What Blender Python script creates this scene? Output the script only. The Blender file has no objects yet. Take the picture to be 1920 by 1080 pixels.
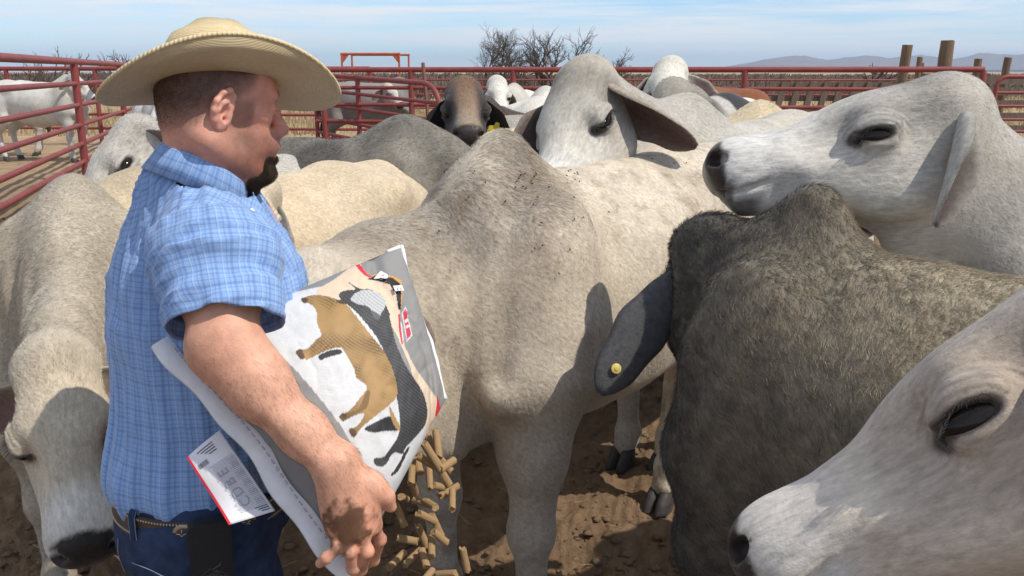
import bpy, math, random
import numpy as np

# ------------------------------------------------------------------ camera, sky, sun, exposure
SC = bpy.context.scene
COL = SC.collection
FPX = 1663.0                      # focal length in photograph pixels (1920 wide, about 60 degrees)
PITCH = math.radians(13.7)
CAMZ = 1.68
cam_data = bpy.data.cameras.new('camera')
cam_data.sensor_width = 36.0
cam_data.lens = 36.0 * FPX / 1920.0
cam_data.clip_start = 0.05
cam_data.clip_end = 60000.0
camera = bpy.data.objects.new('camera', cam_data)
camera.location = (0, 0, CAMZ)
camera.rotation_euler = (math.pi / 2 - PITCH, 0, 0)
COL.objects.link(camera)
SC.camera = camera

SUN_TO = np.array([0.56, -0.30, 0.80]); SUN_TO /= np.linalg.norm(SUN_TO)
SUN_EL = math.asin(SUN_TO[2]); SUN_AZ = math.atan2(SUN_TO[0], SUN_TO[1])
sun_data = bpy.data.lights.new('sun', 'SUN')
sun_data.energy = 3.7
sun_data.angle = math.radians(0.53)
sun_data.color = (1.0, 0.93, 0.82)
sun = bpy.data.objects.new('sun', sun_data)
sun.location = (4, -3, 8)
sun.rotation_euler = (math.pi / 2 - SUN_EL, 0, math.pi - SUN_AZ)
COL.objects.link(sun)

world = bpy.data.worlds.new('World'); SC.world = world
world.use_nodes = True
wn = world.node_tree.nodes; wl = world.node_tree.links
wn.clear()
w_out = wn.new('ShaderNodeOutputWorld'); w_bg = wn.new('ShaderNodeBackground')
w_sky = wn.new('ShaderNodeTexSky'); w_sky.sky_type = 'NISHITA'; w_sky.sun_disc = False
w_sky.sun_elevation = SUN_EL; w_sky.sun_rotation = SUN_AZ
w_sky.altitude = 1200; w_sky.air_density = 1.0; w_sky.dust_density = 0.5; w_sky.ozone_density = 2.0
w_tc = wn.new('ShaderNodeTexCoord')
w_map = wn.new('ShaderNodeMapping'); w_map.inputs['Scale'].default_value = (1.0, 1.0, 16.0)
w_map.inputs['Rotation'].default_value = (0.05, 0.03, 0.4)
w_n1 = wn.new('ShaderNodeTexNoise'); w_n1.inputs['Scale'].default_value = 3.6
w_n1.inputs['Detail'].default_value = 7; w_n1.inputs['Roughness'].default_value = 0.62; w_n1.inputs['Distortion'].default_value = 0.5
w_ramp = wn.new('ShaderNodeValToRGB')
w_ramp.color_ramp.elements[0].position = 0.37; w_ramp.color_ramp.elements[0].color = (0.02, 0.02, 0.02, 1)
w_ramp.color_ramp.elements[1].position = 0.60; w_ramp.color_ramp.elements[1].color = (0.95, 0.95, 0.95, 1)
w_tint = wn.new('ShaderNodeMix'); w_tint.data_type = 'RGBA'; w_tint.blend_type = 'MULTIPLY'
w_tint.inputs[0].default_value = 1.0; w_tint.inputs[7].default_value = (0.72, 0.87, 1.02, 1)
w_mix = wn.new('ShaderNodeMix'); w_mix.data_type = 'RGBA'
w_mix.inputs[7].default_value = (6.0, 6.2, 6.4, 1)
wl.new(w_tc.outputs['Generated'], w_map.inputs['Vector']); wl.new(w_map.outputs[0], w_n1.inputs['Vector'])
wl.new(w_n1.outputs['Fac'], w_ramp.inputs['Fac'])
wl.new(w_sky.outputs[0], w_tint.inputs[6])
wl.new(w_ramp.outputs['Color'], w_mix.inputs[0]); wl.new(w_tint.outputs[2], w_mix.inputs[6])
wl.new(w_mix.outputs[2], w_bg.inputs['Color']); wl.new(w_bg.outputs[0], w_out.inputs['Surface'])
w_bg.inputs['Strength'].default_value = 0.15

SC.view_settings.view_transform = 'Standard'
SC.view_settings.look = 'None'
SC.view_settings.exposure = 0.1
SC.view_settings.gamma = 1.0
SC.view_settings.use_curve_mapping = False
SC.cycles.use_denoising = True
SC.cycles.max_bounces = 6
SC.cycles.diffuse_bounces = 3
SC.cycles.glossy_bounces = 2
SC.cycles.transparent_max_bounces = 8

# ------------------------------------------------------------------ small helpers
RNG = np.random.default_rng(11)
random.seed(5)
def V(*a): return np.array(a, dtype=np.float64)
def unit(v):
    v = np.asarray(v, dtype=np.float64); return v / (np.linalg.norm(v) + 1e-12)
CP, SP = math.cos(PITCH), math.sin(PITCH)
def P(u, v, Y):
    """point on the sight line of photograph pixel (u, v) at ground distance Y"""
    cx = (u - 960) / FPX; cy = (540 - v) / FPX
    d = np.array([cx, CP + cy * SP, -SP + cy * CP])
    return d * (Y / d[1]) + np.array([0, 0, CAMZ])
def G(u, v, z=0.0):
    cx = (u - 960) / FPX; cy = (540 - v) / FPX
    d = np.array([cx, CP + cy * SP, -SP + cy * CP])
    return d * ((z - CAMZ) / d[2]) + np.array([0, 0, CAMZ])
def proj(p):
    p = np.asarray(p, float) - np.array([0, 0, CAMZ])
    dep = p[..., 1] * CP - p[..., 2] * SP
    return np.stack([960 + FPX * p[..., 0] / dep, 540 - FPX * (p[..., 1] * SP + p[..., 2] * CP) / dep], -1)
def mesh_obj(name, verts, faces, mat=None, parent=None, smooth=True, attrs=None, uv=None, sharp=None):
    me = bpy.data.meshes.new(name)
    verts = np.asarray(verts, dtype=np.float64)
    if isinstance(faces, np.ndarray):
        faces = faces.tolist()
    me.from_pydata(verts.tolist(), [], faces)
    me.update()
    if smooth:
        me.polygons.foreach_set('use_smooth', np.ones(len(me.polygons), dtype=bool))
    if attrs:
        for an, (kind, val) in attrs.items():
            if kind == 'col':
                a = me.color_attributes.new(an, 'FLOAT_COLOR', 'POINT')
                c = np.ones((len(verts), 4)); c[:, :3] = val
                a.data.foreach_set('color', c.astype(np.float32).ravel())
            elif kind == 'f':
                a = me.attributes.new(an, 'FLOAT', 'POINT'); a.data.foreach_set('value', np.asarray(val, dtype=np.float32))
            elif kind == 'v':
                a = me.attributes.new(an, 'FLOAT_VECTOR', 'POINT'); a.data.foreach_set('vector', np.asarray(val, dtype=np.float32).ravel())
    if uv is not None:
        l = me.uv_layers.new(name='UVMap')
        vi = np.zeros(len(me.loops), dtype=np.int32); me.loops.foreach_get('vertex_index', vi)
        l.data.foreach_set('uv', np.asarray(uv, dtype=np.float32)[vi].ravel())
    if mat is not None:
        for m in (mat if isinstance(mat, (list, tuple)) else [mat]): me.materials.append(m)
    if sharp is not None and smooth:
        try: me.set_sharp_from_angle(angle=math.radians(sharp))
        except Exception: pass
    o = bpy.data.objects.new(name, me); COL.objects.link(o)
    if parent is not None: o.parent = parent
    return o
def child(o, parent):
    """parent without moving: children are built in world space, so undo the parent's offset"""
    o.parent = parent
    o.matrix_parent_inverse = parent.matrix_world.inverted() if parent.type != 'EMPTY' else o.matrix_parent_inverse
    return o
def empty(name, loc=(0, 0, 0)):
    o = bpy.data.objects.new(name, None); o.empty_display_size = 0.1
    COL.objects.link(o); o.location = loc
    return o
def tag(o, label=None, cat=None, group=None, kind=None):
    if label: o['label'] = label
    if cat: o['category'] = cat
    if group: o['group'] = group
    if kind: o['kind'] = kind
    return o
def thing(name, loc, label, cat, group=None):
    o = empty(name, tuple(float(c) for c in loc)); tag(o, label, cat, group)
    o['_o'] = [float(c) for c in loc]
    return o
def part(name, verts, faces, mat, root, **kw):
    """world-space mesh as a child of an Empty standing at the thing's base"""
    off = np.array(root.location[:]) if root.type == 'EMPTY' else np.array(root.get('_o', [0, 0, 0]))
    o = mesh_obj(name, np.asarray(verts) - off, faces, mat, root, **kw)
    return o
def sub(name, verts, faces, mat, parent_part, root, **kw):
    off = np.array(root.location[:])
    return mesh_obj(name, np.asarray(verts) - off, faces, mat, parent_part, **kw)

# value noise on points (numpy)
_PERM = np.random.default_rng(3).random((32, 32, 32))
_PF = _PERM.astype(np.float32).ravel()
def vnoise(p, scale=1.0, seed=0):
    q = (np.asarray(p) * scale + seed * 7.31)
    i = np.floor(q).astype(np.int32); f = (q - i).astype(np.float32); f = f * f * (3 - 2 * f)
    x0 = (i[..., 0] & 31) << 10; x1 = ((i[..., 0] + 1) & 31) << 10
    y0 = (i[..., 1] & 31) << 5; y1 = ((i[..., 1] + 1) & 31) << 5
    z0 = i[..., 2] & 31; z1 = (i[..., 2] + 1) & 31
    fx, fy, fz = f[..., 0], f[..., 1], f[..., 2]
    def row(a): 
        u = a + y0; w = a + y1
        c0 = _PF.take(u + z0); c0 = c0 + (_PF.take(u + z1) - c0) * fz
        c1 = _PF.take(w + z0); c1 = c1 + (_PF.take(w + z1) - c1) * fz
        return c0 + (c1 - c0) * fy
    r0 = row(x0); return (r0 + (row(x1) - r0) * fx).astype(np.float64)
def fnoise(p, scale=1.0, octv=4, seed=0):
    r = 0; a = 0.5
    for o in range(octv):
        r = r + a * vnoise(p, scale * 2 ** o, seed + o); a *= 0.5
    return r / (1 - 0.5 ** octv)
def sstep(a, b, x):
    t = np.clip((x - a) / (b - a), 0, 1); return t * t * (3 - 2 * t)

CAMPOS = np.array([0, 0, CAMZ])
# tubes / lofts
def frames(pts):
    pts = np.asarray(pts, dtype=float); n = len(pts)
    T = np.zeros_like(pts); T[1:-1] = pts[2:] - pts[:-2]; T[0] = pts[1] - pts[0]; T[-1] = pts[-1] - pts[-2]
    T /= np.linalg.norm(T, axis=1)[:, None] + 1e-12
    ref = V(0, 0, 1) if abs(T[0][2]) < 0.9 else V(1, 0, 0)
    N = np.zeros_like(pts); N[0] = unit(np.cross(np.cross(T[0], ref), T[0]))
    for i in range(1, n):
        v = N[i - 1] - T[i] * (N[i - 1] @ T[i]); N[i] = unit(v)
    return T, N, np.cross(T, N)
def tube(pts, rad, seg=8, cap=True):
    pts = np.asarray(pts, dtype=float); n = len(pts); rad = np.broadcast_to(np.asarray(rad, dtype=float), (n,))
    T, N, B = frames(pts)
    a = np.arange(seg) * 2 * math.pi / seg
    v = (pts[:, None, :] + rad[:, None, None] * (np.cos(a)[None, :, None] * N[:, None, :] + np.sin(a)[None, :, None] * B[:, None, :])).reshape(-1, 3)
    f = []
    for i in range(n - 1):
        for j in range(seg):
            k = (j + 1) % seg
            f.append([i * seg + j, i * seg + k, (i + 1) * seg + k, (i + 1) * seg + j])
    if cap:
        f.append(list(range(seg))[::-1]); f.append([(n - 1) * seg + j for j in range(seg)])
    return v, f
def join(parts):
    vs, fs, o = [], [], 0
    for v, f in parts:
        vs.append(np.asarray(v)); fs += [[i + o for i in q] for q in f]; o += len(v)
    return np.concatenate(vs), fs
def box(c, s, R=None):
    c = np.asarray(c, float); s = np.asarray(s, float) / 2
    v = np.array([[x, y, z] for x in (-1, 1) for y in (-1, 1) for z in (-1, 1)]) * s
    if R is not None: v = v @ np.asarray(R).T
    f = [[0, 1, 3, 2], [4, 6, 7, 5], [0, 4, 5, 1], [2, 3, 7, 6], [0, 2, 6, 4], [1, 5, 7, 3]]
    return v + c, f
def spline(ctrl, n):
    c = np.asarray(ctrl, dtype=float); m = len(c)
    p = np.vstack([2 * c[0] - c[1], c, 2 * c[-1] - c[-2]])
    out = []
    for t in np.linspace(0, m - 1, n):
        i = min(int(t), m - 2); u = t - i
        a, b, cc, d = p[i], p[i + 1], p[i + 2], p[i + 3]
        out.append(0.5 * (2 * b + (cc - a) * u + (2 * a - 5 * b + 4 * cc - d) * u * u + (3 * b - a - 3 * cc + d) * u ** 3))
    return np.array(out)
def grid_faces(n, m, wrap=False, off=0, flip=False):
    f = []
    for i in range(n - 1):
        for j in range(m if wrap else m - 1):
            k = (j + 1) % m
            q = [off + i * m + j, off + i * m + k, off + (i + 1) * m + k, off + (i + 1) * m + j]
            f.append(q[::-1] if flip else q)
    return f

# ------------------------------------------------------------------ signed-distance modelling kit
class SDF:
    def __init__(self): self.pr = []
    def add(self, kind, data, frame=None, S=(1, 1, 1), k=0.05, op=1, far=0.0):
        R, o, s = frame if frame is not None else (np.eye(3), np.zeros(3), 1.0)
        M = R * (np.asarray(S, float) * s)[None, :]
        Mi = np.linalg.inv(M)
        if kind == 'rc':
            a, b, ra, rb = data; a = np.asarray(a, float); b = np.asarray(b, float); r = max(ra, rb)
            lo = np.minimum(a - r, b - r); hi = np.maximum(a + r, b + r)
        elif kind == 'el':
            c, r3 = data; c = np.asarray(c, float); r3 = np.asarray(r3, float); lo = c - r3; hi = c + r3
        elif kind == 'tor':
            c, R0, r0 = data; c = np.asarray(c, float); e = R0 + r0; lo = c - e; hi = c + e
        cs = np.array([[lo[0] if i & 1 else hi[0], lo[1] if i & 2 else hi[1], lo[2] if i & 4 else hi[2]] for i in range(8)])
        w = cs @ M.T + o
        f4 = lambda x: np.asarray(x, dtype=np.float32)
        data = tuple(f4(x) if np.ndim(x) else np.float32(x) for x in data)
        self.pr.append((kind, data, f4(Mi), f4(o), np.float32(s * min(S)), np.float32(k), op, w.min(0) - k - 0.01, w.max(0) + k + 0.01, w.min(0), w.max(0)))
    def rc(self, a, b, ra, rb, **kw): self.add('rc', (a, b, ra, rb), **kw)
    def el(self, c, r, **kw): self.add('el', (c, r), **kw)
    def tor(self, c, R0, r0, **kw): self.add('tor', (c, R0, r0), **kw)
    def bounds(self):
        lo = np.min([p[9] for p in self.pr if p[6] > 0], axis=0); hi = np.max([p[10] for p in self.pr if p[6] > 0], axis=0)
        return lo, hi
    def ev(self, pts, margin=0.0):
        if len(pts) < 3000: return self._ev(pts, margin, self.pr, True)
        key = np.floor((pts - pts.min(0)) / .20).astype(np.int64)
        key = (key[:, 0] * 4096 + key[:, 1]) * 4096 + key[:, 2]
        order = np.argsort(key, kind='stable'); ks = key[order]
        cuts = np.r_[0, np.flatnonzero(np.diff(ks)) + 1, len(ks)]
        out = np.empty(len(pts))
        PL = np.array([p[7] for p in self.pr]) - margin; PH = np.array([p[8] for p in self.pr]) + margin
        for c0, c1 in zip(cuts[:-1], cuts[1:]):
            id_ = order[c0:c1]; q = pts[id_]; lo = q.min(0); hi = q.max(0)
            sel = np.flatnonzero(np.all((PL < hi) & (PH > lo), axis=1))
            out[id_] = self._ev(q, margin, [self.pr[i] for i in sel], False)
        return out
    def _ev(self, pts, margin, prims, masked):
        pts = np.asarray(pts, dtype=np.float32)
        d = np.full(len(pts), 1.0, dtype=np.float32)
        for kind, data, Mi, o, s, k, op, lo, hi, _, _ in prims:
            if masked:
                m = np.all((pts > lo - margin) & (pts < hi + margin), axis=1)
                if not m.any(): continue
                q = (pts[m] - o) @ Mi.T
            else:
                m = slice(None); q = (pts - o) @ Mi.T
            if kind == 'rc':
                a, b, ra, rb = data; ba = b - a
                pa = q - a; t = np.clip(pa @ ba / (ba @ ba + 1e-12), 0, 1)
                w = pa - t[:, None] * ba
                dd = np.sqrt(np.einsum('ij,ij->i', w, w)) - (ra + t * (rb - ra))
            elif kind == 'el':
                c, r3 = data; pq = (q - c) / r3
                k0 = np.sqrt(np.einsum('ij,ij->i', pq, pq)); pq = pq / r3; k1 = np.sqrt(np.einsum('ij,ij->i', pq, pq))
                dd = k0 * (k0 - 1) / (k1 + 1e-9)
            else:
                c, R0, r0 = data; pq = q - c
                dd = np.sqrt((np.sqrt(pq[:, 0] ** 2 + pq[:, 2] ** 2) - R0) ** 2 + pq[:, 1] ** 2) - r0
            dd = dd * s
            cur = d[m]
            if op > 0:
                h = np.maximum(k - np.abs(cur - dd), 0) / k
                d[m] = np.minimum(cur, dd) - h * h * k * 0.25
            else:
                h = np.maximum(k - np.abs(cur + dd), 0) / k
                d[m] = np.maximum(cur, -dd) + h * h * k * 0.25
        return d
    def mesh(self, vox, newton=1, focus=None):
        """focus: (centre, half size, finer voxel): the grid's planes crowd together round a head"""
        lo, hi = self.bounds(); lo = lo - 3 * vox; hi = hi + 3 * vox
        F = 4; ax = []
        for i in range(3):
            c = [lo[i]]
            while c[-1] < hi[i] or (len(c) - 1) % F:
                st = focus[2] if focus is not None and abs(c[-1] - focus[0][i]) < focus[1][i] else vox
                c.append(c[-1] + st)
            ax.append(np.array(c))
        cax = [x[::F] for x in ax]; nc = [len(x) for x in cax]; nf = [len(x) for x in ax]
        cp = np.stack(np.meshgrid(*cax, indexing='ij'), -1).reshape(-1, 3)
        cd = self.ev(cp, margin=vox * F * 2).reshape(nc)
        idx = [np.minimum((np.arange(nf[i]) + F // 2) // F, nc[i] - 1) for i in range(3)]
        fd = cd[np.ix_(*idx)].copy()
        sp = [np.maximum(np.gradient(x), 1e-6) for x in cax]
        bound = np.sqrt(sp[0][:, None, None] ** 2 + sp[1][None, :, None] ** 2 + sp[2][None, None, :] ** 2) * .5 * 1.5 + .004
        act = np.abs(cd) < bound
        fa = act[np.ix_(*idx)]
        ii = np.argwhere(fa)
        fp = np.stack([ax[k][ii[:, k]] for k in range(3)], -1)
        fd[fa] = self.ev(fp)
        v, f = surface_nets(fd)
        v = np.stack([np.interp(v[:, k], np.arange(nf[k]), ax[k]) for k in range(3)], -1)
        fv_ = vox if focus is None else focus[2]
        e = fv_ * 0.35
        for it in range(newton):
            d0 = self.ev(v).astype(float)
            g = np.stack([self.ev(v + V(e, 0, 0)) - d0, self.ev(v + V(0, e, 0)) - d0, self.ev(v + V(0, 0, e)) - d0], -1) / e
            st = np.clip(d0 / (np.sum(g * g, 1) + 0.05), -fv_ * 0.6, fv_ * 0.6)
            v = v - g * st[:, None] * 0.85
        return v, f
def surface_nets(D):
    s = D < 0
    nx, ny, nz = D.shape
    anyv = np.zeros((nx - 1, ny - 1, nz - 1), bool); allv = np.ones_like(anyv)
    for o in range(8):
        q = s[(o & 1):nx - 1 + (o & 1), (o >> 1 & 1):ny - 1 + (o >> 1 & 1), (o >> 2 & 1):nz - 1 + (o >> 2 & 1)]
        anyv |= q; allv &= q
    cell = anyv & ~allv
    base = np.argwhere(cell); n = len(base)
    ids = -np.ones(cell.shape, dtype=np.int64); ids[cell] = np.arange(n)
    cv = [D[base[:, 0] + (o & 1), base[:, 1] + (o >> 1 & 1), base[:, 2] + (o >> 2 & 1)] for o in range(8)]
    acc = np.zeros((n, 3)); cnt = np.zeros(n)
    for axis in range(3):
        for o in range(8):
            if o >> axis & 1: continue
            A, B = cv[o], cv[o | (1 << axis)]
            x = (A < 0) != (B < 0)
            t = np.where(x, A / np.where(x, A - B, 1), 0)
            for c in range(3):
                if c == axis: acc[:, c] += t
                elif o >> c & 1: acc[:, c] += x
            cnt += x
    verts = base + acc / cnt[:, None]
    faces = []
    for axis in range(3):
        oth = [a for a in range(3) if a != axis]
        lo = [0, 0, 0]; hi = [nx, ny, nz]; hi[axis] -= 1
        for a in oth: lo[a] = 1; hi[a] -= 1
        A = s[lo[0]:hi[0], lo[1]:hi[1], lo[2]:hi[2]]
        sh = [slice(lo[i] + (1 if i == axis else 0), hi[i] + (1 if i == axis else 0)) for i in range(3)]
        B = s[tuple(sh)]
        x = np.argwhere(A != B)
        if not len(x): continue
        ins = A[tuple(x.T)]
        c = x + np.array(lo)
        def cid(d1, d2):
            q = c.copy(); q[:, oth[0]] += d1; q[:, oth[1]] += d2
            return ids[tuple(q.T)]
        q = np.stack([cid(-1, -1), cid(0, -1), cid(0, 0), cid(-1, 0)], -1)
        flip = ins if axis != 1 else ~ins
        q = np.where(flip[:, None], q, q[:, ::-1])
        faces.append(q)
    return verts, np.concatenate(faces)
def vnormals(v, f):
    f = np.asarray(f); n = np.zeros_like(v)
    fn = np.cross(v[f[:, 2]] - v[f[:, 0]], v[f[:, 3]] - v[f[:, 1]])
    for i in range(4): np.add.at(n, f[:, i], fn)
    return n / (np.linalg.norm(n, axis=1)[:, None] + 1e-12)

# ------------------------------------------------------------------ material helpers
def new_mat(name):
    m = bpy.data.materials.new(name); m.use_nodes = True
    nt = m.node_tree; nt.nodes.clear()
    out = nt.nodes.new('ShaderNodeOutputMaterial'); b = nt.nodes.new('ShaderNodeBsdfPrincipled')
    nt.links.new(b.outputs[0], out.inputs[0])
    return m, nt, b
def N(nt, t, **kw):
    n = nt.nodes.new('ShaderNode' + t)
    for k, v in kw.items():
        if k in n.inputs: n.inputs[k].default_value = v
        else: setattr(n, k, v)
    return n
def simple(name, col, rough=0.6, metal=0.0, noise=0.0, nscale=20, bump=0.0, bscale=120, spec=0.5):
    m, nt, b = new_mat(name)
    b.inputs['Roughness'].default_value = rough; b.inputs['Metallic'].default_value = metal
    b.inputs['Specular IOR Level'].default_value = spec
    tc = N(nt, 'TexCoord')
    if noise > 0:
        n = N(nt, 'TexNoise', Scale=nscale, Detail=6.0, Roughness=0.6); nt.links.new(tc.outputs['Object'], n.inputs['Vector'])
        r = N(nt, 'ValToRGB')
        r.color_ramp.elements[0].position = 0.3; r.color_ramp.elements[1].position = 0.7
        r.color_ramp.elements[0].color = tuple(c * (1 - noise) for c in col) + (1,)
        r.color_ramp.elements[1].color = tuple(min(1, c * (1 + noise)) for c in col) + (1,)
        nt.links.new(n.outputs['Fac'], r.inputs['Fac']); nt.links.new(r.outputs['Color'], b.inputs['Base Color'])
    else:
        b.inputs['Base Color'].default_value = tuple(col) + (1,)
    if bump > 0:
        n2 = N(nt, 'TexNoise', Scale=bscale, Detail=5.0); nt.links.new(tc.outputs['Object'], n2.inputs['Vector'])
        bp = N(nt, 'Bump', Strength=bump, Distance=0.01); nt.links.new(n2.outputs['Fac'], bp.inputs['Height'])
        nt.links.new(bp.outputs[0], b.inputs['Normal'])
    return m
# ------------------------------------------------------------------ cattle
def coat_material():
    m, nt, b = new_mat('short_coat')
    b.inputs['Roughness'].default_value = 0.75; b.inputs['Specular IOR Level'].default_value = 0.25
    b.inputs['Sheen Weight'].default_value = 0.15; b.inputs['Sheen Roughness'].default_value = 0.5
    at = N(nt, 'Attribute', attribute_name='coat')
    rel = N(nt, 'Attribute', attribute_name='flow')
    # streaks drawn out along the lie of the hair: 'flow' holds coordinates compressed along the lie
    n1 = N(nt, 'TexNoise', Scale=1.0, Detail=4.0, Roughness=0.65)
    nt.links.new(rel.outputs['Vector'], n1.inputs['Vector'])
    tc = N(nt, 'TexCoord')
    n2 = N(nt, 'TexNoise', Scale=9.0, Detail=5.0, Roughness=0.6); nt.links.new(tc.outputs['Object'], n2.inputs['Vector'])
    sm = N(nt, 'Attribute', attribute_name='seam')
    n1c = N(nt, 'Math', operation='SUBTRACT'); n1c.inputs[1].default_value = .5; nt.links.new(n1.outputs['Fac'], n1c.inputs[0])
    n1s = N(nt, 'Math', operation='MULTIPLY_ADD'); n1s.inputs[2].default_value = .5; nt.links.new(n1c.outputs[0], n1s.inputs[0]); nt.links.new(sm.outputs['Fac'], n1s.inputs[1])
    r1 = N(nt, 'MapRange'); r1.inputs[1].default_value = 0.3; r1.inputs[2].default_value = 0.7; r1.inputs[3].default_value = 0.72; r1.inputs[4].default_value = 1.16
    nt.links.new(n1s.outputs[0], r1.inputs[0])
    r2 = N(nt, 'MapRange'); r2.inputs[1].default_value = 0.3; r2.inputs[2].default_value = 0.7; r2.inputs[3].default_value = 0.86; r2.inputs[4].default_value = 1.08
    nt.links.new(n2.outputs['Fac'], r2.inputs[0])
    mm0 = N(nt, 'Math', operation='MULTIPLY'); nt.links.new(r1.outputs[0], mm0.inputs[0]); nt.links.new(r2.outputs[0], mm0.inputs[1])
    n3 = N(nt, 'TexNoise', Scale=55.0, Detail=6.0, Roughness=.7); nt.links.new(tc.outputs['Object'], n3.inputs['Vector'])
    r3 = N(nt, 'MapRange'); r3.inputs[1].default_value = 0.3; r3.inputs[2].default_value = 0.7; r3.inputs[3].default_value = 0.86; r3.inputs[4].default_value = 1.08
    nt.links.new(n3.outputs['Fac'], r3.inputs[0])
    mm = N(nt, 'Math', operation='MULTIPLY'); nt.links.new(mm0.outputs[0], mm.inputs[0]); nt.links.new(r3.outputs[0], mm.inputs[1])
    wet = N(nt, 'Attribute', attribute_name='wet')
    rr = N(nt, 'MapRange'); rr.inputs[3].default_value = .75; rr.inputs[4].default_value = .34; nt.links.new(wet.outputs['Fac'], rr.inputs[0]); nt.links.new(rr.outputs[0], b.inputs['Roughness'])
    vm = N(nt, 'VectorMath', operation='SCALE'); nt.links.new(at.outputs['Color'], vm.inputs[0]); nt.links.new(mm.outputs[0], vm.inputs['Scale'])
    nt.links.new(vm.outputs[0], b.inputs['Base Color'])
    wp = N(nt, 'Attribute', attribute_name='wrinkle'); wm = N(nt, 'Attribute', attribute_name='wrinkle_mask')
    wsn = N(nt, 'Math', operation='SINE'); nt.links.new(wp.outputs['Fac'], wsn.inputs[0])
    wr = N(nt, 'Math', operation='MULTIPLY'); nt.links.new(wsn.outputs[0], wr.inputs[0]); nt.links.new(wm.outputs['Fac'], wr.inputs[1])
    ad = N(nt, 'Math', operation='MULTIPLY_ADD'); ad.inputs[1].default_value = 0.35
    nt.links.new(n1s.outputs[0], ad.inputs[0]); nt.links.new(wr.outputs[0], ad.inputs[2])
    ad3 = N(nt, 'Math', operation='MULTIPLY_ADD'); ad3.inputs[1].default_value = .45; nt.links.new(n3.outputs['Fac'], ad3.inputs[0]); nt.links.new(ad.outputs[0], ad3.inputs[2])
    bp = N(nt, 'Bump', Strength=0.8, Distance=0.006); nt.links.new(ad3.outputs[0], bp.inputs['Height'])
    nt.links.new(bp.outputs[0], b.inputs['Normal'])
    return m
def hair_material():
    m, nt, b = new_mat('coat_hair')
    b.inputs['Roughness'].default_value = 0.6; b.inputs['Specular IOR Level'].default_value = 0.2
    at = N(nt, 'Attribute', attribute_name='haircol')
    hi = N(nt, 'HairInfo')
    r = N(nt, 'MapRange'); r.inputs[3].default_value = 0.74; r.inputs[4].default_value = 1.24
    nt.links.new(hi.outputs['Intercept'], r.inputs[0])
    r2 = N(nt, 'MapRange'); r2.inputs[3].default_value = 0.72; r2.inputs[4].default_value = 1.25
    nt.links.new(hi.outputs['Random'], r2.inputs[0])
    mm = N(nt, 'Math', operation='MULTIPLY'); nt.links.new(r.outputs[0], mm.inputs[0]); nt.links.new(r2.outputs[0], mm.inputs[1])
    vm = N(nt, 'VectorMath', operation='SCALE'); nt.links.new(at.outputs['Color'], vm.inputs[0]); nt.links.new(mm.outputs[0], vm.inputs['Scale'])
    nt.links.new(vm.outputs[0], b.inputs['Base Color'])
    b.inputs['Subsurface Weight'].default_value = 0.0
    return m
M_COAT = coat_material(); M_HAIR = hair_material()
M_EYE = simple('wet_dark_eye', (0.012, 0.009, 0.008), rough=0.09, spec=0.30)
M_HOOF = simple('dusty_hoof', (0.045, 0.038, 0.034), rough=0.6, noise=0.4, nscale=30, bump=0.3, bscale=60)
M_TAG = simple('yellow_ear_tag', (0.62, 0.50, 0.03), rough=0.45, noise=0.15, nscale=40)
M_TAGGREEN = simple('green_ear_tag', (0.25, 0.55, 0.40), rough=0.5)
M_TAGBTN = simple('brass_yellow_button', (0.60, 0.48, 0.13), rough=0.45)
M_INK = simple('black_print', (0.02, 0.02, 0.02), rough=0.7)
M_METAL = simple('dull_metal_clip', (0.35, 0.36, 0.32), rough=0.35, metal=0.8)

class Cow: pass
HL = 0.53   # head length
def head_frame(poll, direction, up=(0, 0, 1), s=1.0):
    x = unit(direction); z = unit(np.asarray(up, float) - x * (np.asarray(up, float) @ x)); y = np.cross(z, x)
    return (np.stack([x, y, z], 1), np.asarray(poll, float), s)
def tr(F, p): return F[1] + F[0] @ (np.asarray(p, float) * F[2])
def inv(F, p): return (np.asarray(p) - F[1]) @ F[0] / F[2]
EYE = (0.190, 0.092, -0.100)

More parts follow.
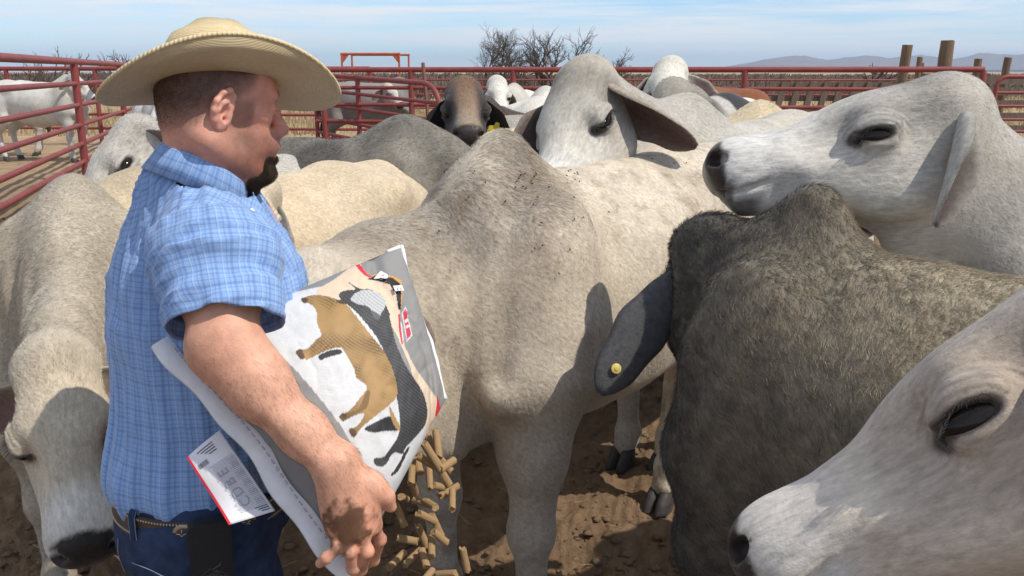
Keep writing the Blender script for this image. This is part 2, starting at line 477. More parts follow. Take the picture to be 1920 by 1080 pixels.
def add_head(sd, H, fine=True):
    a = dict(frame=H)
    sd.el((0.075, 0, -0.080), (0.120, 0.098, 0.090), k=0.06, **a)         # cranium
    sd.el((0.015, 0, -0.035), (0.065, 0.078, 0.060), k=0.06, **a)         # poll
    sd.el((0.170, 0, -0.070), (0.125, 0.092, 0.072), k=0.06, **a)         # forehead
    sd.rc((0.19, 0, -0.095), (0.44, 0, -0.118), 0.080, 0.056, S=(1, 0.90, 1), k=0.06, **a)   # nasal bridge
    for sg in (1, -1):
        sd.el((0.150, 0.050 * sg, -0.165), (0.105, 0.046, 0.095), k=0.05, **a)    # cheek
        sd.rc((0.14, 0.045 * sg, -0.215), (0.30, 0.034 * sg, -0.185), 0.042, 0.036, k=0.05, **a)  # jaw branch
        sd.rc((0.27, 0.040 * sg, -0.125), (0.42, 0.034 * sg, -0.135), 0.050, 0.042, k=0.05, **a)  # side of the face
        sd.el((0.175, 0.083 * sg, -0.060), (0.052, 0.022, 0.026), k=0.035, **a)   # brow
        sd.el((0.478, 0.038 * sg, -0.118), (0.042, 0.030, 0.042), k=0.03, **a)    # nostril wing
        sd.el((0.445, 0.044 * sg, -0.158), (0.045, 0.026, 0.028), k=0.03, **a)    # upper lip
    sd.el((0.460, 0, -0.128), (0.062, 0.060, 0.062), k=0.05, **a)         # muzzle
    sd.rc((0.26, 0, -0.190), (0.445, 0, -0.196), 0.046, 0.032, S=(1, 1.1, 1), k=0.04, **a)    # chin
    for sg in (1, -1):
        sd.rc((0.205, 0.080 * sg, -0.138), (0.335, 0.060 * sg, -0.142), 0.016, 0.012, k=0.03, **a)      # facial crest
        sd.el((0.095, 0.055 * sg, -0.215), (0.052, 0.034, 0.052), k=0.04, **a)                          # angle of the jaw
        sd.el((0.110, 0.128 * sg, -0.085), (0.055, 0.030, 0.040), k=0.06, op=-1, **a)                  # temple hollow
        sd.el((0.280, 0.104 * sg, -0.095), (0.070, 0.030, 0.034), k=0.06, op=-1, **a)                  # hollow before the eye
    if fine:
        for sg in (1, -1):
            e = np.array(EYE) * (1, sg, 1)
            sd.el(e + (-.002, 0.004 * sg, 0.002), (0.043, 0.034, 0.034), k=0.03, **a)      # lids
            sd.rc(e + (0.030, .012 * sg, 0.013), e + (-0.034, .017 * sg, 0.018), .011, .012, k=0.022, **a)   # brow fold over the eye
            sd.rc(e + (0.024, .020 * sg, -0.020), e + (-0.026, .020 * sg, -0.020), .006, .006, k=0.012, **a)   # lower lid
            sd.el(e + (0.006, 0.043 * sg, -0.004), (0.046, 0.028, 0.0165), k=0.007, op=-1, **a)   # eye opening
            sd.el((0.497, 0.052 * sg, -0.112), (0.027, 0.020, 0.0165), k=0.010, op=-1, **a)        # nostril
            ml = [(.512, .0, -.180), (.498, .036 * sg, -.181), (.455, .060 * sg, -.179), (.405, .068 * sg, -.170)]
            for i_ in range(3): sd.rc(ml[i_], ml[i_ + 1], 0.0065, 0.0060, k=0.008, op=-1, **a)     # mouth line
            sd.rc((0.470, 0.040 * sg, -0.160), (0.415, 0.050 * sg, -0.158), 0.024, 0.022, k=0.02, **a) if False else None

LEGS0 = dict(fl=[(.52, .17, .80), (.56, .175, .62), (.56, .165, .40), (.55, .16, .13), (.58, .16, .03)],
             fr=[(.52, -.17, .80), (.56, -.175, .62), (.56, -.165, .40), (.55, -.16, .13), (.58, -.16, .03)],
             hl=[(-.66, .15, .95), (-.60, .19, .70), (-.82, .16, .50), (-.77, .16, .14), (-.73, .16, .03)],
             hr=[(-.66, -.15, .95), (-.60, -.19, .70), (-.82, -.16, .50), (-.77, -.16, .14), (-.73, -.16, .03)])
def add_body(sd, B, legs, hump=1.0, girth=1.0, tail=True, humpw=1.0):
    a = dict(frame=B)
    g = girth
    sd.el((.42, 0, .95), (.32, .25 * g, .35), k=0.12, **a)
    sd.el((0, 0, .95), (.52, .33 * g, .335), k=0.15, **a)
    sd.el((-.42, 0, 1.0), (.36, .27 * g, .29), k=0.15, **a)
    sd.el((-.70, 0, 1.09), (.22, .22, .21), k=0.12, **a)
    sd.rc((-.76, 0, 1.22), (-.40, 0, 1.235), .075, .08, k=0.10, **a)
    sd.rc((-.40, 0, 1.235), (.40, 0, 1.185), .08, .085, k=0.10, **a)
    sd.el((.08, 0, .76), (.45, .20 * g, .15), k=0.12, **a)
    sd.el((-.1, 0, .60), (.13, .03, .05), k=0.08, **a)
    sd.el((-.30, 0, .80), (.30, .19 * g, .17), k=0.12, **a)
    for sg in (1, -1):
        sd.rc((-.42, .16 * sg, 1.21), (-.54, .205 * sg, 1.215), .06, .055, k=0.14, **a)
        sd.rc((.43, .14 * sg, 1.20), (.58, .230 * g * sg, .84), .050, .060, k=0.06, **a)
        sd.el((.66, .165 * sg, .84), (.07, .06, .09), k=0.06, **a)
        sd.el((-.88, .10 * sg, 1.12), (.06, .05, .05), k=0.06, **a)
        sd.rc((.60, .190 * g * sg, 1.16), (.715, .200 * g * sg, .88), .026, .030, k=0.06, op=-1, **a)
        sd.el((.50, .165 * sg, .98), (.15, .10, .30), k=0.10, **a)
        sd.el((-.70, .14 * sg, .92), (.22, .115, .28), k=0.10, **a)
    if hump > 0:
        sd.rc((.52, 0, 1.18), (.48, 0, 1.20 + .135 * hump), .17 * (.4 + .6 * humpw), .075, S=(1, .62, 1), k=0.10 * humpw, **a)
        sd.el((.50, 0, 1.24), (.24 * humpw, .11, .14), k=0.10 * humpw, **a)
    for key in ('fl', 'fr', 'hl', 'hr'):
        L = legs[key]
        if L is None: continue
        r = (.125, .078, .054, .039, .042) if key[0] == 'f' else (.15, .115, .056, .043, .045)
        for i in range(4):
            S = (1, .85, 1) if i < 2 else (1, 1, 1)
            sd.rc(L[i], L[i + 1] if i < 3 else tuple(np.array(L[3]) * .35 + np.array(L[4]) * .65 + (0, 0, .015)), r[i] * (.86 if i == 2 else 1), r[i + 1], k=0.06 if i < 2 else 0.03, **a)
        sd.el(L[2], (.058, .055, .068), k=0.04, **a)
        sd.el(L[3], (.050, .048, .050), k=0.03, **a)
    if tail:
        t = [(-.90, 0, 1.13), (-.97, 0, 1.02), (-.985, .01, .80), (-.97, .02, .58)]
        for i in range(3): sd.rc(t[i], t[i + 1], (.036, .030, .022)[i], (.030, .022, .018)[i], k=0.03, **a)

def add_neck(sd, B, H, mid=None, r0=.27, r1=.135, squash=.56, dew=1.0):
    w = tr(B, (.48, 0, 1.04)); h = tr(H, (.05, 0, -.115)); s = B[2]
    lat = unit(B[0][:, 1] + 0.6 * H[0][:, 1])
    pts = [w, h] if mid is None else [w, np.asarray(mid, float), h]
    rr = np.linspace(r0, r1, len(pts)) * s
    for i in range(len(pts) - 1):
        x = unit(pts[i + 1] - pts[i]); y = unit(lat - x * (lat @ x)); z = np.cross(x, y)
        L = np.linalg.norm(pts[i + 1] - pts[i])
        sd.rc((0, 0, 0), (L, 0, 0), rr[i], rr[i + 1], frame=(np.stack([x, y, z], 1), pts[i], 1.0), S=(1, squash, 1), k=0.10)
    # dewlap, brisket
    th = tr(H, (.13, 0, -.22)); br = tr(B, (.70, 0, .72)); md = (th + br) / 2 + V(0, 0, -.02)
    for p0, p1, ra, rb in ((th, md, .050, .09), (md, br, .09, .11)):
        x = unit(p1 - p0); y = unit(lat - x * (lat @ x)); z = np.cross(x, y); L = np.linalg.norm(p1 - p0)
        sd.rc((0, 0, 0), (L, 0, 0), ra * dew, rb * dew, frame=(np.stack([x, y, z], 1), p0, 1.0), S=(1, .42, 1), k=0.09)

def make_ear(base, d, n, L=.27, W=.125, curl=.35, droop=.0, cup=.5, ncol=None, n_s=18, n_t=11):
    """leaf-shaped cupped ear: d along the ear, n the direction its hollow faces"""
    d = unit(d); n = unit(np.asarray(n, float) - d * (np.asarray(n, float) @ d)); w = np.cross(d, n)
    s = np.linspace(0, 1, n_s); t = np.linspace(-1, 1, n_t)
    wid = W * .5 * (0.34 + 0.66 * np.sin(np.clip(s / .45, 0, 1) * math.pi / 2)) * np.where(s > .45, np.sqrt(np.clip(1 - (np.clip(s - .45, 0, 1) / .56) ** 1.9, 0.0, 1)), 1) * (1 + .05 * np.sin(s * 17))
    ang = cup * (1.25 - .75 * s)           # half-angle of the trough
    bend = curl * s ** 2 * .35 * L
    vo, vi, ts = [], [], []
    for i in range(n_s):
        c = base + d * (s[i] * L) + n * bend[i] + V(0, 0, -droop * s[i] ** 2 * L)
        R = wid[i] / max(math.sin(ang[i]), .2) if ang[i] > .05 else 1e3
        for tt in t:
            a = tt * ang[i]
            p = c + w * (R * math.sin(a)) + n * (R * (1 - math.cos(a)))
            nn = -w * math.sin(a) + n * math.cos(a)
            th = .0065 * (1 - abs(tt) ** 4 * .8) * (1 - s[i] * .4)
            vo.append(p - nn * th); vi.append(p + nn * th); ts.append((s[i], tt))
    no = len(vo)
    v = np.array(vo + vi)
    f = grid_faces(n_s, n_t, flip=False) + grid_faces(n_s, n_t, off=no, flip=True)
    def q(i, j, o): return o + i * n_t + j
    for i in range(n_s - 1):
        f.append([q(i, 0, 0), q(i + 1, 0, 0), q(i + 1, 0, no), q(i, 0, no)])
        f.append([q(i + 1, n_t - 1, 0), q(i, n_t - 1, 0), q(i, n_t - 1, no), q(i + 1, n_t - 1, no)])
    for j in range(n_t - 1):
        f.append([q(n_s - 1, j, 0), q(n_s - 1, j + 1, 0), q(n_s - 1, j + 1, no), q(n_s - 1, j, no)])
    inner = np.r_[np.zeros(no), np.ones(no)]
    st = np.array(ts + ts)
    return v, f, inner, st, (base, d, n, w)

def make_hair(name, v, f, nrm, col, comb, length, dens, root, parent, mask=None, lift=.35, rad=.00042, seed=1, npt=4, clump=.5, cull=-.25):
    """short coat hair as real strands grown from the body's faces"""
    rng = np.random.default_rng(seed)
    f = np.asarray(f); a, b, c, d = (v[f[:, i]] for i in range(4))
    ar = 0.5 * np.linalg.norm(np.cross(c - a, d - b), axis=1)
    fc = (a + b + c + d) / 4; fnn = nrm[f].mean(1)
    view = (CAMPOS - fc) / np.linalg.norm(CAMPOS - fc, axis=1)[:, None]
    w = ar * (np.sum(fnn * view, 1) > cull)
    u0 = 960 + FPX * (fc[:, 0] - CAMPOS[0]) / np.maximum(fc[:, 1] - CAMPOS[1], .1)
    w = w * ((u0 > -250) & (u0 < 2170) & (fc[:, 1] - CAMPOS[1] > 0.2))
    if mask is not None: w = w * mask[f].mean(1)
    n = int(w.sum() * dens)
    if n < 10: return None
    fi = rng.choice(len(f), n, p=w / w.sum())
    r = rng.random((n, 2)); r1, r2 = r[:, :1], r[:, 1:]
    def bil(x):
        x = x[f[fi]]; return (x[:, 0] * (1 - r1) + x[:, 1] * r1) * (1 - r2) + (x[:, 3] * (1 - r1) + x[:, 2] * r1) * r2
    p0 = bil(v); nn = bil(nrm); nn /= np.linalg.norm(nn, axis=1)[:, None]
    cb = bil(comb); cl = bil(col)
    ln = (bil(length[:, None])[:, 0]) * (.6 + .7 * rng.random(n))
    # clumping: a slow random field bends neighbouring hairs alike
    fld = np.stack([vnoise(p0, 55, 1), vnoise(p0, 55, 2), vnoise(p0, 55, 3)], -1) - .5
    fld2 = np.stack([vnoise(p0, 140, 4), vnoise(p0, 140, 5), vnoise(p0, 140, 6)], -1) - .5
    cb = cb + fld * 1.2 * clump + fld2 * 1.3 * clump + rng.normal(0, .16, (n, 3))
    cb = cb - nn * np.sum(cb * nn, 1)[:, None]; cb /= np.linalg.norm(cb, axis=1)[:, None] + 1e-9
    lf = (lift * (.5 + 1.0 * rng.random(n)))[:, None]
    t = np.linspace(0, 1, npt)[None, :, None]
    dirn = cb[:, None, :] * t * (1 - lf[:, None, :] * .3) + nn[:, None, :] * lf[:, None, :] * (t * (1.4 - .75 * t))
    pts = p0[:, None, :] - nn[:, None, :] * .001 + dirn * ln[:, None, None]
    cl = cl * (.86 + .28 * vnoise(p0, 70, 9))[:, None] * (.9 + .2 * rng.random(n))[:, None]
    off = np.array(root.location[:])
    hc = bpy.data.hair_curves.new(name)
    hc.add_curves([npt] * n)
    hc.points.foreach_set('position', (pts - off).astype(np.float32).ravel())
    ra = hc.attributes.get('radius') or hc.attributes.new('radius', 'FLOAT', 'POINT')
    ra.data.foreach_set('value', np.tile(np.linspace(1, .25, npt) * rad, n).astype(np.float32))
    ca = hc.attributes.new('haircol', 'FLOAT_COLOR', 'CURVE')
    cc = np.ones((n, 4), dtype=np.float32); cc[:, :3] = cl; ca.data.foreach_set('color', cc.ravel())
    hc.materials.append(M_HAIR)
    o = bpy.data.objects.new(name, hc); COL.objects.link(o); o.parent = parent
    o['kind'] = 'stuff'
    return o

def uv_sphere(c, r, nu=20, nv=12, R=None):
    c = np.asarray(c, float); r = np.broadcast_to(np.asarray(r, float), (3,))
    v = []
    for i in range(nv + 1):
        th = math.pi * i / nv
        for j in range(nu):
            ph = 2 * math.pi * j / nu
            v.append((math.sin(th) * math.cos(ph), math.sin(th) * math.sin(ph), math.cos(th)))
    v = np.array(v) * r
    if R is not None: v = v @ np.asarray(R).T
    return v + c, grid_faces(nv + 1, nu, wrap=True, flip=True)

def disc(c, n, r, th=.003, seg=14):
    n = unit(n); c = np.asarray(c, float)
    return tube([c - n * th, c + n * th * .6, c + n * th], [r, r, r * .82], seg)

def ear_tag(root, earpart, pos, nrm, down, w=.058, h=.075, mat=None, txt=None, off=None):
    """flap tag with a neck, numbers inked on its face"""
    n = unit(nrm); dn = unit(np.asarray(down, float) - n * (np.asarray(down, float) @ n)); x = np.cross(dn, n)
    out = [(-.011, 0), (.011, 0), (.013, .018), (w / 2, .030), (w / 2, h + .018), (-w / 2, h + .018), (-w / 2, .030), (-.013, .018)]
    pos = np.asarray(pos, float)
    fr = [pos + x * a + dn * b + n * .004 for a, b in out]; bk = [pos + x * a + dn * b for a, b in out]
    m = len(out)
    f = [list(range(m))[::-1], list(range(m, 2 * m))] + [[i, (i + 1) % m, m + (i + 1) % m, m + i] for i in range(m)]
    o = sub('ear_tag', np.array(fr + bk), f, mat or M_TAG, earpart, root, smooth=False)
    if txt:
        R = np.stack([x, -dn, n], 1) if np.dot(np.cross(x, -dn), n) > 0 else np.stack([-x, -dn, n], 1)
        text_mesh('tag_number', txt, pos + dn * (.030 + h * .42) + n * .0052, R, h * .40, M_INK, earpart, root, align=True)
    return o
def text_mesh(name, s, c, R, size, mat, parent, root, align=True, extr=.0004, bold=0.0, sx=1.0):
    cu = bpy.data.curves.new(name, 'FONT'); cu.body = s; cu.size = size; cu.extrude = extr; cu.offset = bold
    cu.align_x = 'CENTER'; cu.align_y = 'CENTER'
    tmp = bpy.data.objects.new('tmp', cu); COL.objects.link(tmp)
    dg = bpy.context.evaluated_depsgraph_get()
    me = bpy.data.meshes.new_from_object(tmp.evaluated_get(dg))
    n = len(me.vertices); co = np.zeros(n * 3); me.vertices.foreach_get('co', co); co = co.reshape(-1, 3)
    co[:, 0] *= sx
    fs = [list(p.vertices) for p in me.polygons]
    bpy.data.objects.remove(tmp); bpy.data.curves.remove(cu); bpy.data.meshes.remove(me)
    return sub(name, co @ np.asarray(R).T + np.asarray(c, float), fs, mat, parent, root, smooth=False)

def build_cow(name, label, body_at, yaw, s, poll, hdir, hup=(0, 0, 1), hs=1.0, vox=.016, base=(.60, .56, .50), dark=(.22, .20, .18),
              shade=None, mid=None, legs=None, hump=1.0, girth=1.0, ears=None, hair=None, fine=True, neck=None, group='cattle in the pen',
              muzzle=(.025, .02, .018), tail=True, cat='cow', horn=0.0, extra=None, col_fn=None, ear_col=None, hooves=True, eyes=True, lenfn=None, newton=1, dew=1.0, neck_wrinkle=None, hvox=None, humpw=1.0):
    """one animal. yaw: heading of the body (radians from +X). poll/hdir: where its head is and where the muzzle points."""
    R = np.array([[math.cos(yaw), -math.sin(yaw), 0], [math.sin(yaw), math.cos(yaw), 0], [0, 0, 1]])
    B = (R, np.asarray(body_at, float), s)
    H = head_frame(poll, hdir, hup, hs)
    root = thing(name, body_at, label, cat, group)
    sd = SDF()
    lg = dict(LEGS0)
    if legs: lg.update(legs)
    add_body(sd, B, lg, hump, girth, tail, humpw)
    nk = dict(r0=.27, r1=.135, squash=.56)
    if neck: nk.update(neck)
    add_neck(sd, B, H, mid, dew=dew, **nk)
    add_head(sd, H, fine)
    if extra: extra(sd, B, H)
    v, f = sd.mesh(vox, newton, focus=None if hvox is None else (tr(H, (.25, 0, -.10)), np.abs(H[0]) @ V(.30, .13, .15) * hs + .01, hvox))
    nrm = vnormals(v, f)
    hb = inv(B, v); hh = inv(H, v)
    if vox < .023:
        # loose skin hanging in folds down the neck, shoulder and brisket
        qf = np.stack([hb[:, 0] * 10 + .8 * np.sin(hb[:, 2] * 5), hb[:, 1] * 2.5, hb[:, 2] * 2.6 + hb[:, 0] * 1.5], -1)
        rg = 1 - np.abs(fnoise(qf, 1.35, 2, 4) * 2 - 1)
        mk = sstep(.36, .56, hb[:, 0]) * sstep(.50, .70, hb[:, 2]) * sstep(1.26, 1.12, hb[:, 2]) * sstep(.02, -.10, hh[:, 0])
        v = v + nrm * ((rg ** 2 - .35) * .022 * mk)[:, None]
        qb = np.stack([hb[:, 0] * 3, hb[:, 1] * 3, hb[:, 2] * 3], -1)
        v = v + nrm * ((fnoise(qb, 1.6, 2, 9) - .5) * .030 * (hb[:, 2] > .45) * sstep(.02, -.10, hh[:, 0]))[:, None]
        nrm = vnormals(v, f)
    headw = sstep(-.10, .08, hh[:, 0]) * (np.abs(hh[:, 1]) < .2) * (hh[:, 2] > -.36) * (hh[:, 2] < .12) * (hh[:, 0] < .7)
    base = np.array(base); dark = np.array(dark)
    # natural markings: grey over hump, neck and forehead, dark knees, dark skin round eye and muzzle
    g = np.zeros(len(v))
    g = np.maximum(g, .75 * sstep(.28, .0, np.linalg.norm((hb - (.50, 0, 1.34)) / (1.1, 1, 1), axis=1)))
    g = np.maximum(g, .40 * sstep(.25, .55, hb[:, 0]) * (1 - headw))
    g = np.maximum(g, .45 * headw * sstep(.20, .0, np.linalg.norm(hh - (.06, 0, .0), axis=1)))
    g = g + .22 * (fnoise(v, 5, 3) - .5)
    if shade is not None: g = shade(g, hb, hh, headw, v)
    brd = headw * sstep(.055, .025, np.abs(hh[:, 1])) * sstep(.16, .24, hh[:, 0]) * sstep(-.10, -.06, hh[:, 2])
    tmp = headw * sstep(.14, .05, np.linalg.norm((hh - (.15, 0, -.13)) * (1, 0, 1), axis=1)) * sstep(.05, .08, np.abs(hh[:, 1]))
    g = g * (1 - .6 * brd) * (1 - .7 * headw * sstep(.36, .42, hh[:, 0])) + tmp * .30 * fnoise(v, 16, 3, 7)
    g = np.clip(g, 0, 1)
    col = base[None] * (1 - g[:, None]) + dark[None] * g[:, None]
    col = col * (.90 + .2 * fnoise(v, 14, 3, 5))[:, None]
    warm = sstep(.48, .70, fnoise(v, 3.1, 3, 8)) * .35
    col = col * (1 - warm[:, None] * (1 - np.array([1.0, .93, .82])[None]))
    mz = np.zeros(len(v))
    if fine:
        mzd = np.array(muzzle)
        pad = sstep(.484, .496, hh[:, 0] + .25 * np.clip(-.10 - hh[:, 2], -.02, .2) * 0 + .012 * (fnoise(v, 40, 2) - .5)) * headw
        chin = np.maximum(sstep(-.192, -.205, hh[:, 2]) * sstep(.40, .44, hh[:, 0]), sstep(.470, .485, hh[:, 0] + .02 * (fnoise(v, 45, 2) - .5)) * sstep(-.150, -.165, hh[:, 2])) * headw * .85
        mz = np.maximum(pad, chin)
        for sg in (1, -1):
            q = (hh - np.array(EYE) * (1, sg, 1) - (.007, 0, -.004)) / (1.45, 1.1, .64)
            er = np.linalg.norm(q, axis=1)
            mz = np.maximum(mz, sstep(.042, .033, er) * .95)
        col = col * (1 - mz[:, None]) + mzd[None] * mz[:, None]
    else:
        pad = sstep(.455, .48, hh[:, 0]) * headw
        col = col * (1 - pad[:, None]) + np.array(muzzle)[None] * pad[:, None]
    if fine:
        ml_ = sstep(.34, .42, hh[:, 0]) * headw * (1 - np.clip(mz, 0, 1)) * .6 * sum(base) / 1.6
        col = col * (1 - ml_[:, None]) + np.array([.68, .66, .63])[None] * ml_[:, None]
    if col_fn is not None: col = col_fn(col, hb, hh, headw, v)
    # comb: back along the face towards the poll, back and down on the body
    cb = np.tile((-B[0][:, 0] * .75 + V(0, 0, -.65)), (len(v), 1))
    ch = np.tile((-H[0][:, 0] + H[0][:, 2] * -.25), (len(v), 1))
    comb = cb * (1 - headw[:, None]) + ch * headw[:, None]
    comb = comb - nrm * np.sum(comb * nrm, 1)[:, None]; comb /= np.linalg.norm(comb, axis=1)[:, None] + 1e-9
    flow = np.where(headw[:, None] > .5, hh * (28, 110, 110), np.stack([hb[:, 0] * 45 + hb[:, 2] * 45, hb[:, 1] * 90, (hb[:, 0] - hb[:, 2]) * 95], -1) + 17)
    # fine skin folds above the eye and down the neck
    wr = np.zeros(len(v)); wmk = np.zeros(len(v))
    for sg in (1, -1):
        q = hh - (np.array(EYE) * (1, sg, 1) + (0, 0, -.008)); rr = np.linalg.norm(q * (1, .7, 1.35), axis=1)
        up = sstep(-.2, .5, q[:, 2] / (rr + 1e-6)); sm = (hh[:, 1] * sg > 0) * headw
        wr += (rr * 480 + 4.0 * fnoise(v, 30, 2, 3)) * (sm > 0); wmk += sstep(.040, .052, rr) * sstep(.095, .06, rr) * up * sm * .22
    nb = (1 - headw) * sstep(.60, .72, hb[:, 0]) * (hb[:, 2] > .5)
    wr = np.where(headw > .02, wr, (hb[:, 0] * 1.0 + .30 * fnoise(v, 5, 2)) * (110 if neck_wrinkle is None else neck_wrinkle[0])); wmk = wmk + nb * (.10 if neck_wrinkle is None else neck_wrinkle[1]) * sstep(-.14, -.26, hh[:, 0])
    body = part('body', v, f, M_COAT, root, attrs=dict(coat=('col', col), flow=('v', flow), wrinkle=('f', wr), wrinkle_mask=('f', wmk), seam=('f', np.abs(np.clip(headw, 0, 1) - .5) * 2), wet=('f', mz)))
    global LAST
    LAST = (v, nrm, root, body)
    # eyes
    if eyes:
        for sg in (1, -1):
            c = tr(H, np.array(EYE) * (1, sg, 1) + (.004, (.0028 if fine else .016) * sg, -.004))
            ev, ef = uv_sphere(c, np.array([.042, .0262, .0215]) * hs, R=H[0]); part('eye', ev, ef, M_EYE, root)
            if hvox is not None and hvox < .010:
                ls = []
                rng = np.random.default_rng(4)
                for t in np.linspace(-1.0, 1.1, 22):
                    p = np.array(EYE) * (1, sg, 1) + (.029 * math.sin(t) + .002, sg * .029 * max(math.cos(t), .1) ** .6, .017 * math.cos(t) - .004 - .006 * t)
                    e = p + (.012 * math.sin(t) + .006, sg * .022, -.012 + rng.normal(0, .002))
                    m_ = (p + e) / 2 + (0, 0, .002)
                    ls.append(tube([tr(H, p), tr(H, m_), tr(H, e)], [.0008, .0006, .0002], 4))
                lv, lf = join(ls); part('eyelashes', lv, lf, M_INK, root)
    # ears
    for e in (ears if ears is not None else (dict(sg=1), dict(sg=-1))):
        sg = e['sg']
        b0 = tr(H, e.get('base', (.035, .078 * sg, -.085)))
        dd = H[0] @ np.asarray(e.get('d', (-.12, .62 * sg, -.75)), float) if 'dw' not in e else np.asarray(e['dw'], float)
        nn = H[0] @ np.asarray(e.get('n', (.75, .55 * sg, .15)), float) if 'nw' not in e else np.asarray(e['nw'], float)
        ev, ef, inner, st, fr = make_ear(b0, dd, nn, L=e.get('L', .27) * hs, W=e.get('W', .125) * hs, curl=e.get('curl', .35), droop=e.get('droop', .0), cup=e.get('cup', .75))
        ec = np.array(e.get('col', ear_col if ear_col is not None else base * .85 + dark * .15)); ic = np.array(e.get('icol', (.20, .125, .11)))
        ib = sstep(.30, .08, st[:, :1]); ic = ic[None] * (1 - ib) + ec[None] * .6 * ib
        c = np.where(inner[:, None] > .5, ic * (1 - .35 * np.abs(st[:, 1:2])) + ec[None] * .5 * np.abs(st[:, 1:2]) ** 3, ec[None])
        rim = sstep(.82, 1.0, np.abs(st[:, 1]))
        c = c * (1 - .35 * rim[:, None] * (inner[:, None] < .5))
        ep = part('ear', ev, ef, M_COAT, root, attrs=dict(coat=('col', c), flow=('v', ev * 70), wrinkle=('f', np.zeros(len(ev))), seam=('f', np.ones(len(ev)))))
        if hair and hair.get('ear', True):
            eff = np.array([q for q in ef if len(q) == 4]); en = vnormals(ev, eff)
            make_hair('ear_hair', ev, eff, en, c, np.tile(fr[1], (len(ev), 1)), np.full(len(ev), .012) * (1 - .4 * inner), hair['dens'] * .7, root, ep, lift=.35, rad=hair.get('rad', .0004), seed=7, cull=-.4)
        for tg in e.get('tags', ()):
            bq, dq, nq, wq = fr
            p = bq + dq * (tg['s'] * e.get('L', .27) * hs) + wq * tg.get('t', 0) * .05 * hs
            p = p + nq * (e.get('curl', .35) * tg['s'] ** 2 * .35 * e.get('L', .27) * hs) + V(0, 0, -e.get('droop', .0) * tg['s'] ** 2 * e.get('L', .27) * hs)
            if tg['kind'] == 'flap':
                ear_tag(root, ep, p + nq * .012, tg.get('n', nq), tg.get('down', V(0, 0, -1)), mat=tg.get('mat'), txt=tg.get('txt'), w=tg.get('w', .058), h=tg.get('h', .075))
            elif tg['kind'] == 'button':
                dv, df = disc(p - nq * .009, -nq, .0125); bt = sub('ear_tag_button', dv, df, M_TAGBTN, ep, root, sharp=40)
                dv, df = disc(p - nq * .0125, -nq, .005, .0018, 10); sub('ear_tag_stud', dv, df, M_TAGBTN, ep, root, sharp=40)
            elif tg['kind'] == 'clip':
                tv, tf = uv_sphere(p + nq * .012, (.006, .006, .019), 10, 8); sub('ear_clip', tv, tf, M_METAL, ep, root)
    # hooves
    if hooves:
        for key in ('fl', 'fr', 'hl', 'hr'):
            L = lg[key]
            if L is None: continue
            a_ = np.array(L[3]); b_ = np.array(L[4])
            for cl in (-1, 1):
                fw = unit((b_ - a_) * (1, 1, 0) + (1e-3, 0, 0)); fw = V(1, 0, 0) if np.linalg.norm((b_ - a_)[:2]) < .01 else fw
                sdv = V(-fw[1], fw[0], 0)
                ctr = b_ + sdv * .024 * cl
                rings = []
                for zz, ln, wd, sh in ((-.028, .060, .027, .016), (-.005, .056, .026, .012), (.03, .044, .023, .0), (.045, .034, .018, -.006)):
                    aa = np.arange(12) * 2 * math.pi / 12
                    rings.append([ctr + fw * (ln * math.cos(q) * (1.0 if math.cos(q) > 0 else .8) + sh) + sdv * wd * math.sin(q) + V(0, 0, zz) for q in aa])
                hv = np.array(rings).reshape(-1, 3); hf = grid_faces(4, 12, wrap=True) + [list(range(12))[::-1], list(range(36, 48))]
                hv = np.array([tr(B, q) for q in hv])
                part('hoof', hv, hf, M_HOOF, root, sharp=50)
    if horn > 0:
        for sg in (1, -1):
            p = [tr(H, (.0, .065 * sg, -.01)), tr(H, (-.01, .085 * sg, .008)), tr(H, (-.015, .10 * sg, .02))]
            hv, hf = tube(p, [.022 * horn, .018 * horn, .006 * horn], 10); part('horn', hv, hf, M_HOOF, root)
    if tail:
        # dark switch
        st_ = [tr(B, (-.97, .02, .60)), tr(B, (-.965, .025, .48)), tr(B, (-.96, .03, .34))]
        tv, tf = tube(spline(st_, 7), np.array([.018, .03, .036, .036, .03, .02, .006]) * s, 9)
        part('tail_switch', tv, tf, simple_cached('tail_hair', (.03, .026, .024)), root)
    if hair:
        ln = np.full(len(v), hair.get('len', .016))
        ln = ln * (1 - .45 * headw * sstep(.12, .30, hh[:, 0])) * (1 - sstep(.3, .5, mz) * .8)
        if lenfn is not None: ln = lenfn(ln, hb, hh, headw)
        msk = (1 - sstep(.3, .5, mz))
        make_hair('coat_hair', v, f, nrm, col, comb, ln, hair['dens'], root, body, mask=msk, lift=hair.get('lift', .35), rad=hair.get('rad', .00042), seed=hash(label) % 1000 if False else len(label), clump=hair.get('clump', .5))
    root['_frames'] = 0
    return root, B, H
_SC = {}
def simple_cached(name, col, **kw):
    if name not in _SC: _SC[name] = simple(name, col, **kw)
    return _SC[name]
